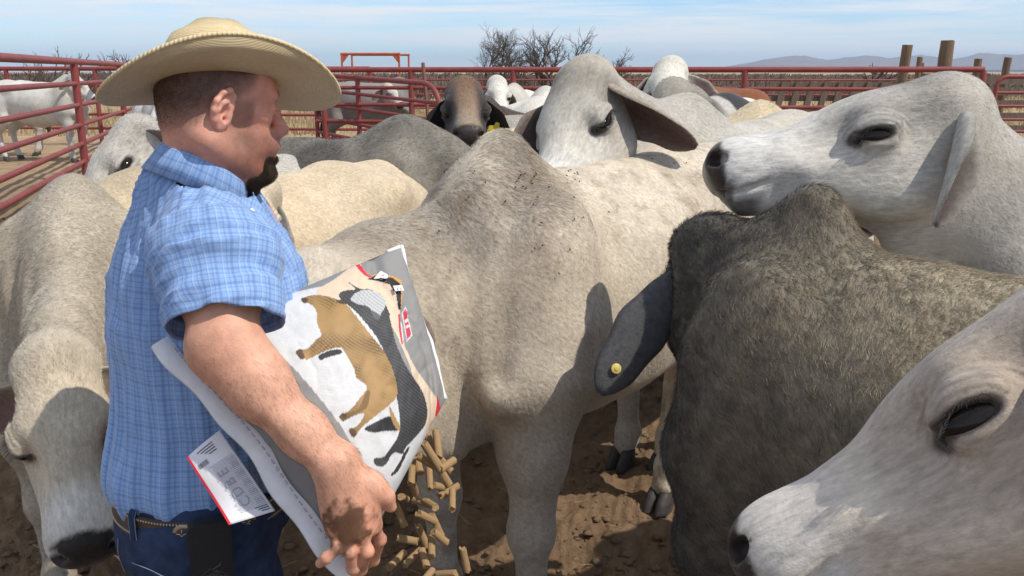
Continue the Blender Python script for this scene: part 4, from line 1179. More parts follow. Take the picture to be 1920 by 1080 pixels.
build_cow('cow', 'pale grey cow in the middle, head lowered behind the feed bag', oat, yawO, sO, **pO, mid=P(735, 565, 2.16), newton=0, vox=0.015, hvox=None,
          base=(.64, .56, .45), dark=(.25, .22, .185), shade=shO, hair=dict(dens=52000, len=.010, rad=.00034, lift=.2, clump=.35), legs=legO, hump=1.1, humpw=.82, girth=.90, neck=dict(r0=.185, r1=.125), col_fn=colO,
          lenfn=lambda l, hb, hh, hw: l * (1 + 1.3 * sstep(1.14, 1.30, hb[:, 2]) * sstep(.2, .45, hb[:, 0])), cat='cow',
          ears=(dict(sg=1, d=(.25, .35, -.95), L=.25, col=(.20, .18, .16)), dict(sg=-1, d=(-.1, -.4, -.9), L=.25, col=(.20, .18, .16))))

# flies sitting on the shoulder and back
def flies_on(spots, n, label, seed):
    v, nrm, root, body_ = LAST
    rng = np.random.default_rng(seed); pj = proj(v); fac = np.sum((CAMPOS - v) * nrm, 1) > 0; ls = []
    for i in range(n):
        u, w, sp = spots[rng.integers(len(spots))]
        q = (u + rng.normal(0, sp), w + rng.normal(0, sp * .8)); k = np.argmin(np.hypot(pj[:, 0] - q[0], pj[:, 1] - q[1]) + 1e4 * ~fac)
        d = unit(np.cross(nrm[k], rng.normal(0, 1, 3))); c = v[k] + nrm[k] * .006 + d * rng.normal(0, .01); R = np.stack([d, np.cross(nrm[k], d), nrm[k]], 1)
        ls.append(uv_sphere(c, (.0036, .0018, .0018), 7, 5, R))
    a_, b_ = join(ls); o = mesh_obj('flies', a_, b_, M_INK); tag(o, label, 'flies', kind='stuff')
flies_on([(985, 335, 12), (1075, 330, 14), (1000, 350, 40), (1100, 400, 70), (880, 330, 40), (980, 430, 60), (1230, 310, 50)], 46, 'small black flies on the shoulder of the middle cow', 3)

# P: dark grey cow facing away
hump = P(1520, 392, 1.92); yawP = rad(126); sP = 1.0
offP = np.array([math.cos(yawP), math.sin(yawP)]) * .49 * sP
pat = V(hump[0] - offP[0], hump[1] - offP[1], 0)
pP = hpose(1345, 428, 2.10, 1300, 640, 1.0, near=False)
def shP(g, hb, hh, hw, v):  # light on the back, shade on neck and lower side painted into coat colour
    g = .62 + .25 * (fnoise(v, 6, 3) - .5) + .55 * (fnoise(v, 50, 2) - .5)
    g = g - .55 * sstep(1.05, 1.28, hb[:, 2]) * sstep(.45, .1, hb[:, 0])
    g = g + .30 * sstep(.42, .66, hb[:, 0]) + .15 * sstep(1.0, .7, hb[:, 2])
    return g
build_cow('cow', 'dark grey woolly cow facing away, long ear with round yellow button', pat, yawP, sP, **pP, newton=0, vox=0.015, hvox=None, base=(.43, .36, .25), dark=(.070, .063, .056), shade=shP,
          hair=dict(dens=46000, len=.022, rad=.00042, lift=.4, clump=.95), hump=1.25, humpw=.62, neck=dict(r0=.20, r1=.14), muzzle=(.03, .025, .02),
          ears=(dict(sg=1, base=(.06, .085, -.10), dw=P(1115, 735, 1.86) - P(1262, 505, 1.98), nw=(.25, .8, .35), L=.345, W=.135, curl=.25, cup=.55, col=(.085, .085, .09), icol=(.05, .035, .03), tags=(dict(kind='button', s=.80, t=-.1),)),
                dict(sg=-1, col=(.05, .05, .052), L=.3)))

# N: pale head in profile at the right
pN = fit_head(2.08, 1.10, hpose(1795, 150, 2.08, 1352, 318, 1.10, near=True, up=(.02, -.22, 1)), nose=(1343, 318), eyeL=(1645, 237), poll=(1785, 142), earL=(1785, 245))
def shN(g, hb, hh, hw, v):
    g = g * .5
    g = np.maximum(g, .85 * hw * sstep(.26, .05, np.linalg.norm(hh - (.02, 0, .0), axis=1)) * (.6 + .6 * fnoise(v, 18, 3, 2)))
    g = np.maximum(g, .45 * hw * sstep(.12, .04, np.linalg.norm((hh - np.array([.17, .1, -.06])) * (1, .5, 1), axis=1)))
    g = np.maximum(g, .40 * hw * sstep(.10, .02, np.abs(hh[:, 0] - .22)) * sstep(-.12, -.04, hh[:, 2]))
    g = np.maximum(g, .45 * (1 - hw) * sstep(.4, .55, hb[:, 0]))
    return g
build_cow('cow', 'white cow in profile at the right, muddy black nose, head raised', V(2.05, 2.42, 0), rad(184), 1.08, **pN, vox=0.02, hvox=0.0075, base=(.60, .575, .53), dark=(.19, .17, .145), shade=shN,
          hair=dict(dens=60000, len=.009, rad=.00032, lift=.2, clump=.35), mid=P(1935, 500, 2.16), neck=dict(r0=.27, r1=.125), muzzle=(.038, .026, .018),
          ears=(dict(sg=1, base=(.025, .100, -.085), dw=P(1768, 425, 1.80) - P(1798, 262, 1.92), nw=(.65, -.7, -.15), L=.25, W=.115, curl=-.15, cup=1.3, col=(.42, .40, .36), icol=(.065, .042, .036)),
                dict(sg=-1, L=.22, d=(-.7, -.5, -.2))))

# Q: nearest face, bottom right
pQ = fit_head(1.12, 1.06, hpose(2062, 612, 1.12, 1408, 1052, 1.06, near=True, up=(-.1, -.10, 1)), nose=(1395, 1085), eyeL=(1805, 795, 1.5), browL=(1800, 650), poll=(2050, 490), bridge=(1610, 800))
def shQ(g, hb, hh, hw, v):
    return g * .4 + .34 * hw * sstep(.10, .03, np.abs(np.linalg.norm((hh - np.array(EYE)) * (1, .6, 1.2), axis=1) - .06))
build_cow('cow', 'pale cow face nearest the camera, cropped by the lower right corner', V(1.75, .95, 0), rad(178), 1.0, **pQ, vox=0.022, hvox=0.0065, base=(.56, .485, .405), dark=(.25, .19, .145), shade=shQ,
          hair=dict(dens=90000, len=.007, rad=.00024, lift=.2, clump=.3), muzzle=(.035, .024, .022), neck=dict(r0=.27, r1=.15))

# A: cow with lowered head at the left edge
pA = fit_head(2.02, .97, hpose(98, 640, 2.02, 160, 1040, .95, near=True, up=(.08, -.9, .35)), nose=(165, 1040), eyeR=(22, 838), poll=(95, 632))
hump = P(135, 372, 2.62); yawA = rad(-74); sA = .97
oA = np.array([math.cos(yawA), math.sin(yawA)]) * .49 * sA
build_cow('cow', 'shaggy pale cow at the left edge with its head hanging down', V(hump[0] - oA[0], hump[1] - oA[1], 0), yawA, sA, **pA, newton=0, vox=0.017, hvox=0.0095, base=(.58, .51, .40), dark=(.27, .23, .18),
          hair=dict(dens=46000, len=.013, rad=.00036, lift=.3, clump=.6), girth=.82, hump=1.0, neck=dict(r0=.25, r1=.15),
          ears=(dict(sg=1, L=.25), dict(sg=-1, L=.25, d=(-.35, -.3, -.9))))

# K: tall head behind the middle cow
pK = fit_head(3.10, 1.14, hpose(1128, 122, 3.1, 1040, 370, 1.14, near=True, up=(.1, -.5, 1)), eyeL=(1130, 206, 2), poll=(1126, 118), nose=(1022, 392, 1.5), earL=(1190, 190), earR=(1046, 215, 2))
def shK(g, hb, hh, hw, v):
    return np.maximum(g * .6, .85 * hw * sstep(.27, .06, np.linalg.norm(hh - (.05, .02, -.02), axis=1)) * (.5 + .8 * fnoise(v, 14, 3)))
build_cow('cow', 'tall white cow with yellow tagged ear looking over the middle cow', V(1.05, 3.98, 0), rad(229), 1.12, **pK, vox=0.022, hvox=.0085, base=(.54, .51, .45), dark=(.21, .185, .155), shade=shK,
          hair=dict(dens=26000, len=.010, rad=.00042, lift=.25, clump=.4), neck=dict(r0=.29, r1=.16),
          ears=(dict(sg=1, base=(.03, .08, -.07), dw=P(1322, 262, 2.98) - P(1190, 192, 3.02), nw=(-.30, -.55, -.80), L=.31, W=.17, curl=.35, cup=1.15, col=(.40, .34, .27), icol=(.10, .055, .05)),
                dict(sg=-1, base=(.03, -.08, -.08), dw=P(962, 310, 2.98) - P(1052, 215, 3.12), nw=(.25, -.9, .1), L=.33, W=.17, cup=.7, col=(.34, .30, .25), icol=(.09, .06, .055),
                     tags=(dict(kind='flap', s=.66, t=0.0, n=(-.25, -1, .1), down=(-.12, 0, -1), txt='57', w=.068, h=.085),))))

print('K earR', [proj(q).round() for q in (pK['poll'], P(955, 320, 3.36))])
# B: head behind the man's shoulder
pB = fit_head(3.3, 1.0, hpose(252, 236, 3.15, 172, 425, 1.0, near=True, up=(.12, -.15, 1)), eyeL=(236, 306, 3), poll=(225, 226), bridge=(164, 340), nose=(175, 440, .5), earL=(282, 262))
build_cow('cow', 'white cow head between the left fence and the man in plaid', V(-1.15, 3.9, 0), rad(232), 1.0, **pB, vox=0.022, hvox=0.011, base=(.52, .49, .44), dark=(.21, .19, .165),
          hair=dict(dens=22000, len=.013, rad=.0005),
          ears=(dict(sg=1, dw=P(380, 300, 3.1) - P(270, 262, 3.15), nw=(.1, -.85, -.4), L=.27, W=.13, col=(.24, .22, .20), tags=(dict(kind='button', s=.36, t=.3),)), dict(sg=-1, L=.25)))

# E: cream cow right behind the man
pE = hpose(455, 330, 2.62, 400, 520, 1.0, near=True)
build_cow('cow', 'cream cow whose back shows just right of the bearded chin', V(-.95, 3.30, 0), rad(236), .985, **pE, newton=0, vox=0.02, hvox=None, base=(.64, .53, .38), dark=(.36, .29, .20), hair=dict(dens=22000, len=.009, rad=.00042, lift=.25), hump=.6,
          ears=(dict(sg=1, base=(.05, .09, -.08), dw=P(522, 430, 2.5) - P(520, 330, 2.5), nw=(.2, -.9, 0), L=.22, W=.11, col=(.42, .41, .39), icol=(.40, .38, .36), tags=(dict(kind='clip', s=.42, t=0),)), dict(sg=-1)))

# F: grey cow further back
pF = hpose(905, 300, 3.95, 960, 440, 1.0, near=True)
hump = P(765, 238, 4.05); yawF = rad(-14); oF = np.array([math.cos(yawF), math.sin(yawF)]) * .49 * 1.04
def shF(g, hb, hh, hw, v):
    g = .50 + .9 * (fnoise(v, 5, 4) - .5) + .5 * (fnoise(v, 40, 2) - .5)
    g = np.maximum(g, .95 * sstep(.17, .08, np.linalg.norm((hb - (.12, -.2, 1.22)) / (1.2, 3, 1), axis=1)))
    return g
build_cow('cow', 'dark grey cow standing broadside behind the cream cow', V(hump[0] - oF[0], hump[1] - oF[1], 0), yawF, 1.05, **pF, newton=0, vox=0.022, hvox=None, base=(.30, .275, .23), dark=(.075, .068, .06), shade=shF,
          hair=dict(dens=18000, len=.014, rad=.0005, lift=.35, clump=.8), hump=1.0)

# G: brown face
pG = hpose(870, 156, 4.75, 880, 262, 1.02, near=True)
def colG(col, hb, hh, hw, v):
    br = np.array([.16, .088, .048]); dk = np.array([.034, .027, .024]); lt = np.array([.29, .21, .145])
    c = np.tile(np.array([.065, .042, .028]), (len(v), 1))
    ctr = sstep(.075, .03, np.abs(hh[:, 1]))
    t = sstep(.10, .40, hh[:, 0])
    face = br[None] * (1 - t[:, None]) + lt[None] * t[:, None]
    side = np.tile(dk, (len(v), 1))
    cf = face * ctr[:, None] + side * (1 - ctr[:, None])
    top = sstep(.16, .05, hh[:, 0]); cf = cf * (1 - top[:, None] * .7) + br[None] * top[:, None] * .7
    c = c * (1 - hw[:, None]) + cf * hw[:, None]
    nz = sstep(.488, .50, hh[:, 0]) * hw
    return (c * (1 - nz[:, None]) + dk[None] * nz[:, None]) * (.85 + .3 * fnoise(v, 12, 3))[:, None]
build_cow('cow', 'brown cow facing the camera with a numbered yellow tag and dark ears', V(-.15, 6.05, 0), rad(268), 1.08, **pG, vox=0.026, hvox=0.013, base=(.10, .06, .035), dark=(.03, .02, .016), col_fn=colG,
          hair=dict(dens=12000, len=.014, rad=.0006),
          ears=(dict(sg=1, dw=P(955, 262, 4.65) - P(908, 195, 4.7), nw=(-.25, -.9, -.2), L=.30, W=.16, col=(.085, .05, .03), icol=(.016, .013, .013), tags=(dict(kind='flap', s=.50, t=-.5, n=(-.1, -1, .15), down=(-.35, 0, -1), txt='0173', w=.075, h=.085),)),
                dict(sg=-1, dw=P(798, 245, 4.65) - P(833, 190, 4.7), nw=(.35, -.85, -.2), L=.27, W=.14, col=(.03, .022, .02), icol=(.015, .013, .013), tags=(dict(kind='flap', s=.62, t=.6, n=(.1, -1, 0), down=(.3, 0, -1), mat=M_TAGGREEN, w=.05, h=.06),))))

# H: white face farther back
pH = hpose(932, 148, 9.0, 940, 214, 1.05, near=True)
FARC = dict(hair=None, vox=.030, hvox=.020, newton=0)
build_cow('cow', 'white cow face with small yellow tags, beyond the brown one', V(.10, 10.2, 0), rad(262), 1.1, **pH, hair=None, vox=.030, hvox=.013, newton=0, base=(.70, .67, .60), dark=(.34, .31, .27), fine=True,
          ears=(dict(sg=1, dw=P(968, 205, 8.95) - P(950, 165, 9.0), nw=(-.4, -.85, -.2), L=.30, W=.15, icol=(.10, .07, .06), tags=(dict(kind='flap', s=.6, n=(-.1, -1, .1), w=.09, h=.10),)),
                dict(sg=-1, dw=P(905, 195, 8.95) - P(917, 163, 9.0), nw=(.4, -.85, -.2), L=.28, W=.15, icol=(.10, .07, .06), tags=(dict(kind='flap', s=.75, n=(.1, -1, .1), w=.05, h=.06),))))
# I: grey cow behind the gate
pI = hpose(728, 158, 17.0, 752, 200, 1.08, near=True)
build_cow('cow', 'grey cow with white face looking through the swing gate', V(-2.75, 17.9, 0), rad(-8), 1.12, **pI, **FARC, base=(.25, .245, .235), dark=(.13, .125, .12), fine=False,
          col_fn=lambda c, hb, hh, hw, v: c * (1 - hw[:, None] * .9) + hw[:, None] * .9 * np.where(hh[:, :1] > .475, V(.02, .02, .02)[None], V(.55, .52, .46)[None]), ear_col=(.35, .34, .32))
# J: white rump
build_cow('cow', 'white cow seen from behind, left of the tall head', V(.27, 8.3, 0), rad(84), 1.1, **hpose(1010, 250, 9.4, 1010, 330, 1.0, near=False), **FARC, base=(.66, .63, .56), dark=(.45, .42, .37), fine=False, hump=.75)
# L: three heads right of the tall one
pL = fit_head(5.4, 1.08, hpose(1262, 130, 5.4, 1222, 215, 1.08, near=True), eyeR=(1222, 162), eyeL=(1276, 157), poll=(1256, 124), nose=(1238, 222))
build_cow('cow', 'white cow face just right of the tall head, behind a grey one', V(1.45, 6.6, 0), rad(238), 1.12, **pL, vox=0.026, hvox=0.014, newton=0, base=(.68, .65, .57), dark=(.45, .42, .34), hair=None,
          ears=(dict(sg=1, L=.26), dict(sg=-1, dw=P(1195, 185, 5.3) - P(1225, 165, 5.4), nw=(.2, -.9, -.2), L=.24, W=.12, icol=(.06, .045, .04))))
pL2 = hpose(1262, 160, 4.75, 1335, 222, 1.05, near=False, up=(.1, -.1, 1))
build_cow('cow', 'grey cow head turned away to the right, before the white face', V(.72, 5.05, 0), rad(18), 1.1, **pL2, vox=0.024, hvox=0.014, newton=0, base=(.40, .375, .33), dark=(.15, .14, .125), hair=dict(dens=12000, len=.014, rad=.0006),
          shade=lambda g, hb, hh, hw, v: np.maximum(g, .55 * hw + .8 * hw * sstep(.25, .4, hh[:, 0])), ears=(dict(sg=-1, L=.22), dict(sg=1, L=.22)))
build_cow('cow', 'rust red cow back glimpsed between two heads', V(1.35, 8.4, 0), rad(170), 1.16, **hpose(1105, 230, 8.2, 1075, 320, 1.0), **FARC, base=(.23, .075, .025), dark=(.16, .05, .02), fine=False, hump=1.2)
# M: cream back
hump = P(1430, 206, 4.5); yawM = rad(8); oM = np.array([math.cos(yawM), math.sin(yawM)]) * .49 * 1.07
build_cow('cow', 'cream cow broadside with a peaked hump before the far fence', V(hump[0] - oM[0], hump[1] - oM[1], 0), yawM, 1.07, **hpose(1560, 300, 4.5, 1640, 420, 1.0), vox=0.026, hvox=None, newton=0, base=(.70, .60, .42), dark=(.50, .40, .26), hair=dict(dens=10000, len=.014, rad=.0006), hump=1.25)
# C: cows in the left pen
pC = hpose(140, 140, 17.0, 181, 192, 1.1, near=True)
build_cow('cow', 'white cow standing in the left pen behind the fence post', V((95 - 960) / FPX * 17.2, 17.3, 0), rad(-12), 1.14, **pC, **FARC, base=(.62, .60, .55), dark=(.30, .29, .27), fine=False, hump=1.2)
build_cow('cow', 'pale cow cut off by the left edge in the left pen', V((-30 - 960) / FPX * 17.8, 18.2, 0), rad(200), 1.14, **hpose(-110, 150, 17.8, -160, 220, 1.1), **FARC, base=(.58, .54, .49), dark=(.36, .33, .30), fine=False, hump=1.2)
# D: white cow hidden by the hat
build_cow('cow', 'white cow mostly hidden by the hat brim, head low', V((305 - 960) / FPX * 11.2, 11.4, 0), rad(-62), 1.1, **hpose(287, 228, 9.6, 300, 290, 1.0), **FARC, base=(.72, .70, .66), dark=(.5, .48, .45), fine=False)
# ------------------------------------------------------------------ the man
def skin_material():
    m, nt, b = new_mat('sunburnt_skin')
    b.inputs['Roughness'].default_value = .52; b.inputs['Specular IOR Level'].default_value = .4
    b.inputs['Subsurface Weight'].default_value = .12; b.inputs['Subsurface Radius'].default_value = (.012, .004, .002); b.inputs['Subsurface Scale'].default_value = .5
    at = N(nt, 'Attribute', attribute_name='skin'); tc = N(nt, 'TexCoord')
    n = N(nt, 'TexNoise', Scale=38.0, Detail=7.0, Roughness=.65); nt.links.new(tc.outputs['Object'], n.inputs['Vector'])
    n2 = N(nt, 'TexNoise', Scale=420.0, Detail=3.0); nt.links.new(tc.outputs['Object'], n2.inputs['Vector'])
    r = N(nt, 'MapRange'); r.inputs[1].default_value = .3; r.inputs[2].default_value = .7; r.inputs[3].default_value = .80; r.inputs[4].default_value = 1.16; nt.links.new(n.outputs['Fac'], r.inputs[0])
    vm = N(nt, 'VectorMath', operation='SCALE'); nt.links.new(at.outputs['Color'], vm.inputs[0]); nt.links.new(r.outputs[0], vm.inputs['Scale'])
    nt.links.new(vm.outputs[0], b.inputs['Base Color'])
    ad = N(nt, 'Math', operation='ADD'); nt.links.new(n.outputs['Fac'], ad.inputs[0]); nt.links.new(n2.outputs['Fac'], ad.inputs[1])
    bp = N(nt, 'Bump', Strength=.30, Distance=.002); nt.links.new(ad.outputs[0], bp.inputs['Height']); nt.links.new(bp.outputs[0], b.inputs['Normal'])
    return m
M_SKIN = skin_material()
def plaid_material():
    m, nt, b = new_mat('blue_plaid_cotton'); b.inputs['Roughness'].default_value = .85; b.inputs['Specular IOR Level'].default_value = .2
    b.inputs['Sheen Weight'].default_value = .2
    at = N(nt, 'Attribute', attribute_name='cloth'); sp = N(nt, 'SeparateXYZ'); nt.links.new(at.outputs['Vector'], sp.inputs[0])
    def line(sock, per, wid, soft, off=0.0):
        a = N(nt, 'Math', operation='MULTIPLY_ADD'); a.inputs[1].default_value = 1 / per; a.inputs[2].default_value = off; nt.links.new(sock, a.inputs[0])
        f = N(nt, 'Math', operation='FRACT'); nt.links.new(a.outputs[0], f.inputs[0])
        d = N(nt, 'Math', operation='SUBTRACT'); d.inputs[1].default_value = .5; nt.links.new(f.outputs[0], d.inputs[0])
        ab = N(nt, 'Math', operation='ABSOLUTE'); nt.links.new(d.outputs[0], ab.inputs[0])
        r = N(nt, 'MapRange', interpolation_type='SMOOTHSTEP'); r.inputs[1].default_value = wid; r.inputs[2].default_value = wid + soft; r.inputs[3].default_value = 1; r.inputs[4].default_value = 0
        nt.links.new(ab.outputs[0], r.inputs[0]); return r.outputs[0]
    col = None
    def mix(prev, fac, k, c):
        f = N(nt, 'Math', operation='MULTIPLY'); f.inputs[1].default_value = k; nt.links.new(fac, f.inputs[0])
        x = N(nt, 'Mix', data_type='RGBA'); nt.links.new(f.outputs[0], x.inputs[0]); x.inputs[7].default_value = c + (1,)
        if isinstance(prev, tuple): x.inputs[6].default_value = prev + (1,)
        else: nt.links.new(prev, x.inputs[6])
        return x.outputs[2]
    X, Y = sp.outputs[0], sp.outputs[1]
    base = (.255, .400, .680)
    c = mix(base, line(X, .020, .20, .10), .40, (.24, .40, .70))
    c = mix(c, line(Y, .0200, .20, .10, .3), .22, (.24, .40, .70))
    c = mix(c, line(X, .0080, .07, .07), .36, (.075, .135, .36)); c = mix(c, line(Y, .0080, .07, .07), .36, (.075, .135, .36))
    c = mix(c, line(X, .0240, .030, .03, .25), .32, (.050, .085, .26)); c = mix(c, line(Y, .0240, .030, .03, .25), .32, (.050, .085, .26))
    c = mix(c, line(X, .0240, .040, .03, .72), .28, (.50, .64, .88))
    nt.links.new(c, b.inputs['Base Color'])
    tc = N(nt, 'TexCoord'); n = N(nt, 'TexNoise', Scale=600.0, Detail=2.0); nt.links.new(tc.outputs['Object'], n.inputs['Vector'])
    n2 = N(nt, 'TexNoise', Scale=30.0, Detail=4.0); nt.links.new(tc.outputs['Object'], n2.inputs['Vector'])
    ad = N(nt, 'Math', operation='MULTIPLY_ADD'); ad.inputs[1].default_value = 4.0; nt.links.new(n2.outputs['Fac'], ad.inputs[0]); nt.links.new(n.outputs['Fac'], ad.inputs[2])
    bp = N(nt, 'Bump', Strength=.35, Distance=.0015); nt.links.new(ad.outputs[0], bp.inputs['Height']); nt.links.new(bp.outputs[0], b.inputs['Normal'])
    return m
M_SHIRT = plaid_material()
M_DENIM = simple('dark_blue_denim', (.028, .045, .095), rough=.9, noise=.35, nscale=35, bump=.35, bscale=500, spec=.2)
M_THREAD = simple('pale_denim_thread', (.20, .26, .36), rough=.9)
M_LEATHER = simple('brown_belt_leather', (.075, .050, .034), rough=.55, noise=.35, nscale=40, bump=.3, bscale=150)
M_SILVER = simple('aged_silver', (.42, .36, .28), rough=.35, metal=.9)
M_BLACKNYLON = simple('black_nylon', (.010, .010, .011), rough=.75, bump=.4, bscale=500)
M_GREYPRINT = simple('dark_grey_print', (.055, .055, .058), rough=.7)
M_WHITEBTN = simple('white_button', (.75, .76, .78), rough=.3)
M_BOOT = simple('brown_boot_leather', (.07, .04, .022), rough=.6, noise=.3, nscale=20)

ear_c = P(419, 209, 1.34)
MS = .86
yaw_h = rad(31)
fh = V(math.cos(yaw_h) * .99, math.sin(yaw_h) * .99, -.13); fh = unit(fh); lh = V(-math.sin(yaw_h), math.cos(yaw_h), 0)
uh = np.cross(fh, lh); uh = unit(uh)
HR = np.stack([fh, lh, uh], 1)
HO = ear_c - HR @ V(-.008, -.080, -.004) * MS
HF = (HR, HO, MS)
yaw_t = rad(22)
ft = V(math.cos(yaw_t), math.sin(yaw_t), 0); lt_ = V(-math.sin(yaw_t), math.cos(yaw_t), 0)
TR = np.stack([ft, lt_, V(0, 0, 1)], 1)
neck_b = P(396, 300, 1.43)
sh_r = P(396, 452, 1.325); el_r = P(412, 652, 1.235); wr_r = P(630, 872, 1.20)
sh_l = sh_r + lt_ * .36 + V(0, 0, .02)
chest = (sh_r + sh_l) / 2 * V(1, 1, 0) + V(0, 0, 1.32) + ft * .02
pelv = V(-.550, 1.46, .945)
hand_l = P(752, 735, 1.74)
el_l = chest + ft * .10 + lt_ * .30 + V(0, 0, -.26)
man = thing('person', V(-.57, 1.47, 0), 'man in straw hat and blue plaid shirt pouring feed from a bag', 'person')

# --- head and neck
hd = SDF(); a = dict(frame=HF)
hd.el((-.008, 0, .032), (.096, .077, .088), k=.03, **a)
hd.el((-.046, 0, .000), (.048, .060, .060), k=.03, **a)
hd.el((.034, 0, -.012), (.050, .055, .076), k=.03, **a)
hd.el((.058, 0, .045), (.038, .058, .040), k=.03, **a)
for sg in (1, -1):
    hd.rc((-.014, .056 * sg, -.058), (.064, .024 * sg, -.102), .016, .018, k=.02, **a)
    hd.rc((-.016, .060 * sg, -.02), (-.014, .056 * sg, -.06), .016, .016, k=.02, **a)
    hd.el((.056, .050 * sg, -.008), (.028, .018, .014), k=.020, **a)
    hd.el((.046, .074 * sg, -.044), (.034, .020, .028), k=.03, op=-1, **a)
    hd.el((.080, .030 * sg, .030), (.018, .026, .010), k=.018, **a)
    hd.el((.104, .014 * sg, -.034), (.013, .009, .010), k=.008, **a)
    hd.el((.094, .034 * sg, .012), (.015, .019, .011), k=.015, op=-1, **a)
    hd.el((.084, .033 * sg, .010), (.014, .016, .013), k=.008, **a)
    hd.el((.060, .036 * sg, -.055), (.028, .016, .026), k=.03, **a)
    hd.el((.108, .010 * sg, -.043), (.007, .0045, .005), k=.004, op=-1, **a)
hd.rc((.088, 0, .022), (.120, 0, -.026), .009, .0130, k=.014, **a)
hd.el((.078, 0, -.060), (.026, .032, .024), k=.02, **a)
hd.el((.090, 0, -.062), (.022, .030, .020), k=.015, **a)
hd.el((.107, 0, -.060), (.011, .022, .0070), k=.006, **a)
hd.el((.102, 0, -.079), (.011, .019, .0075), k=.006, **a)
hd.rc((.116, -.02, -.069), (.112, .02, -.069), .004, .004, k=.005, op=-1, **a)
hd.el((.090, 0, -.108), (.022, .025, .020), k=.015, **a)
hd.rc((.0, 0, -.075), (.055, 0, -.098), .036, .024, k=.03, **a)
nk0 = tr(HF, (-.030, 0, -.045)); nk1 = neck_b + V(-.012, 0, -.08)
hd.rc(nk0, nk1, .050, .058, k=.03)
hd.el(tr(HF, (-.056, 0, -.085)), (.020, .034, .010), k=.025)
hd.rc(nk1, nk1 + V(0, 0, -.10), .060, .07, k=.03)
hd.rc(tr(HF, (-.035, -.062, -.050)), neck_b + ft * .05 - lt_ * .015 + V(0, 0, -.04), .016, .014, k=.03)   # neck tendon
hv, hf = hd.mesh(.0036, 1)
hl = inv(HF, hv)
skin0 = np.array([.66, .345, .255])
hc = np.tile(skin0, (len(hv), 1)) * (.92 + .16 * fnoise(hv, 25, 3))[:, None]
red = sstep(.02, .09, hl[:, 0]) * .7 + sstep(-.05, -.11, hl[:, 2]) * .8 + .25
hc = hc * (1 - .30 * red[:, None] * np.array([0, .55, .7])[None])
line = np.interp(hl[:, 0], [-.11, -.05, -.012, .012, .05], [-.055, -.035, .004, .012, .045])
hairm = sstep(-.012, .016, hl[:, 2] - line) * sstep(.062, .040, hl[:, 0])
fade = sstep(-.012, .060, hl[:, 2] - line)
burn = sstep(.030, .022, np.abs(hl[:, 0] - .022)) * sstep(.03, .01, hl[:, 2]) * sstep(-.055, -.02, hl[:, 2]) * .40 * (np.abs(hl[:, 1]) > .03)
stub = sstep(-.015, -.05, hl[:, 2]) * sstep(-.03, .03, hl[:, 0]) * sstep(-.135, -.115, hl[:, 2]) * .55
goat = sstep(.046, .060, hl[:, 0]) * sstep(-.070, -.082, hl[:, 2]) * sstep(.044, .036, np.abs(hl[:, 1]))
must = sstep(.085, .092, hl[:, 0]) * sstep(-.040, -.044, hl[:, 2]) * sstep(-.062, -.056, hl[:, 2]) * .55
brow = sstep(.012, .007, np.abs(hl[:, 2] - .034)) * (hl[:, 0] > .065) * sstep(.052, .044, np.abs(hl[:, 1])) * (np.abs(hl[:, 1]) > .010)
dk = np.clip(np.maximum.reduce([hairm * (.35 + .5 * fade), burn, stub, goat * .95, must, brow * .85]), 0, 1)
dk = np.clip(dk * (.88 + .24 * fnoise(hv, 160, 2)), 0, 1)
hc = hc * (1 - dk[:, None]) + np.array([.035, .022, .016])[None] * dk[:, None]
lip = ((np.abs(hl[:, 2] + .068) < .016) & (hl[:, 0] > .094) & (np.abs(hl[:, 1]) < .022)) * .6
hc = hc * (1 - lip[:, None]) + np.array([.42, .15, .13])[None] * lip[:, None]
# --- right ear (and left), finer
pieces = [(hv, hf, hc)]
for sg in (-1, 1):
    es = SDF()
    tilt = rad(14)
    ax_ = HR @ V(math.cos(tilt), 0, -math.sin(tilt) * 1.0); az_ = HR @ V(math.sin(tilt), 0, math.cos(tilt)); ay_ = HR @ V(0, sg, 0)
    flare = rad(24)
    ax2 = ax_ * math.cos(flare) - ay_ * math.sin(flare); ay2 = ay_ * math.cos(flare) + ax_ * math.sin(flare)
    ax3 = -ax2   # x runs backwards from the face
    EF = (np.stack([ax3, ay2, az_], 1), tr(HF, (-.008, .076 * sg, -.006)), .90)
    e = dict(frame=EF)
    es.el((.010, .006, .006), (.020, .007, .028), k=.01, **e)
    es.el((.000, .003, -.026), (.010, .006, .012), k=.012, **e)
    es.el((-.004, -.004, -.002), (.012, .014, .024), k=.01, **e)
    es.tor((.009, .010, .008), 1.0, .0, S=(1, 1, 1), **e) if False else None
    arc = [(-.008, .006, .014), (-.004, .009, .030), (.008, .012, .037), (.021, .014, .030), (.028, .014, .014), (.026, .012, -.002), (.018, .009, -.016), (.008, .006, -.026)]
    for i in range(len(arc) - 1): es.rc(arc[i], arc[i + 1], .0042, .0042, k=.005, **e)
    ah = [(.004, .009, .022), (.013, .011, .014), (.015, .010, .002), (.008, .008, -.012)]
    for i in range(3): es.rc(ah[i], ah[i + 1], .0034, .0034, k=.005, **e)
    es.el((.005, .013, .0), (.008, .008, .011), k=.006, op=-1, **e)
    es.el((-.002, .010, -.010), (.004, .010, .005), k=.004, op=-1, **e)
    es.rc((-.007, .007, -.012), (-.008, .006, -.002), .0045, .004, k=.005, **e)
    ev_, ef_ = es.mesh(.0017, 1)
    ec = np.tile(np.array([.68, .335, .255]), (len(ev_), 1)) * (.92 + .16 * fnoise(ev_, 60, 2))[:, None]
    pieces.append((ev_, ef_, ec))
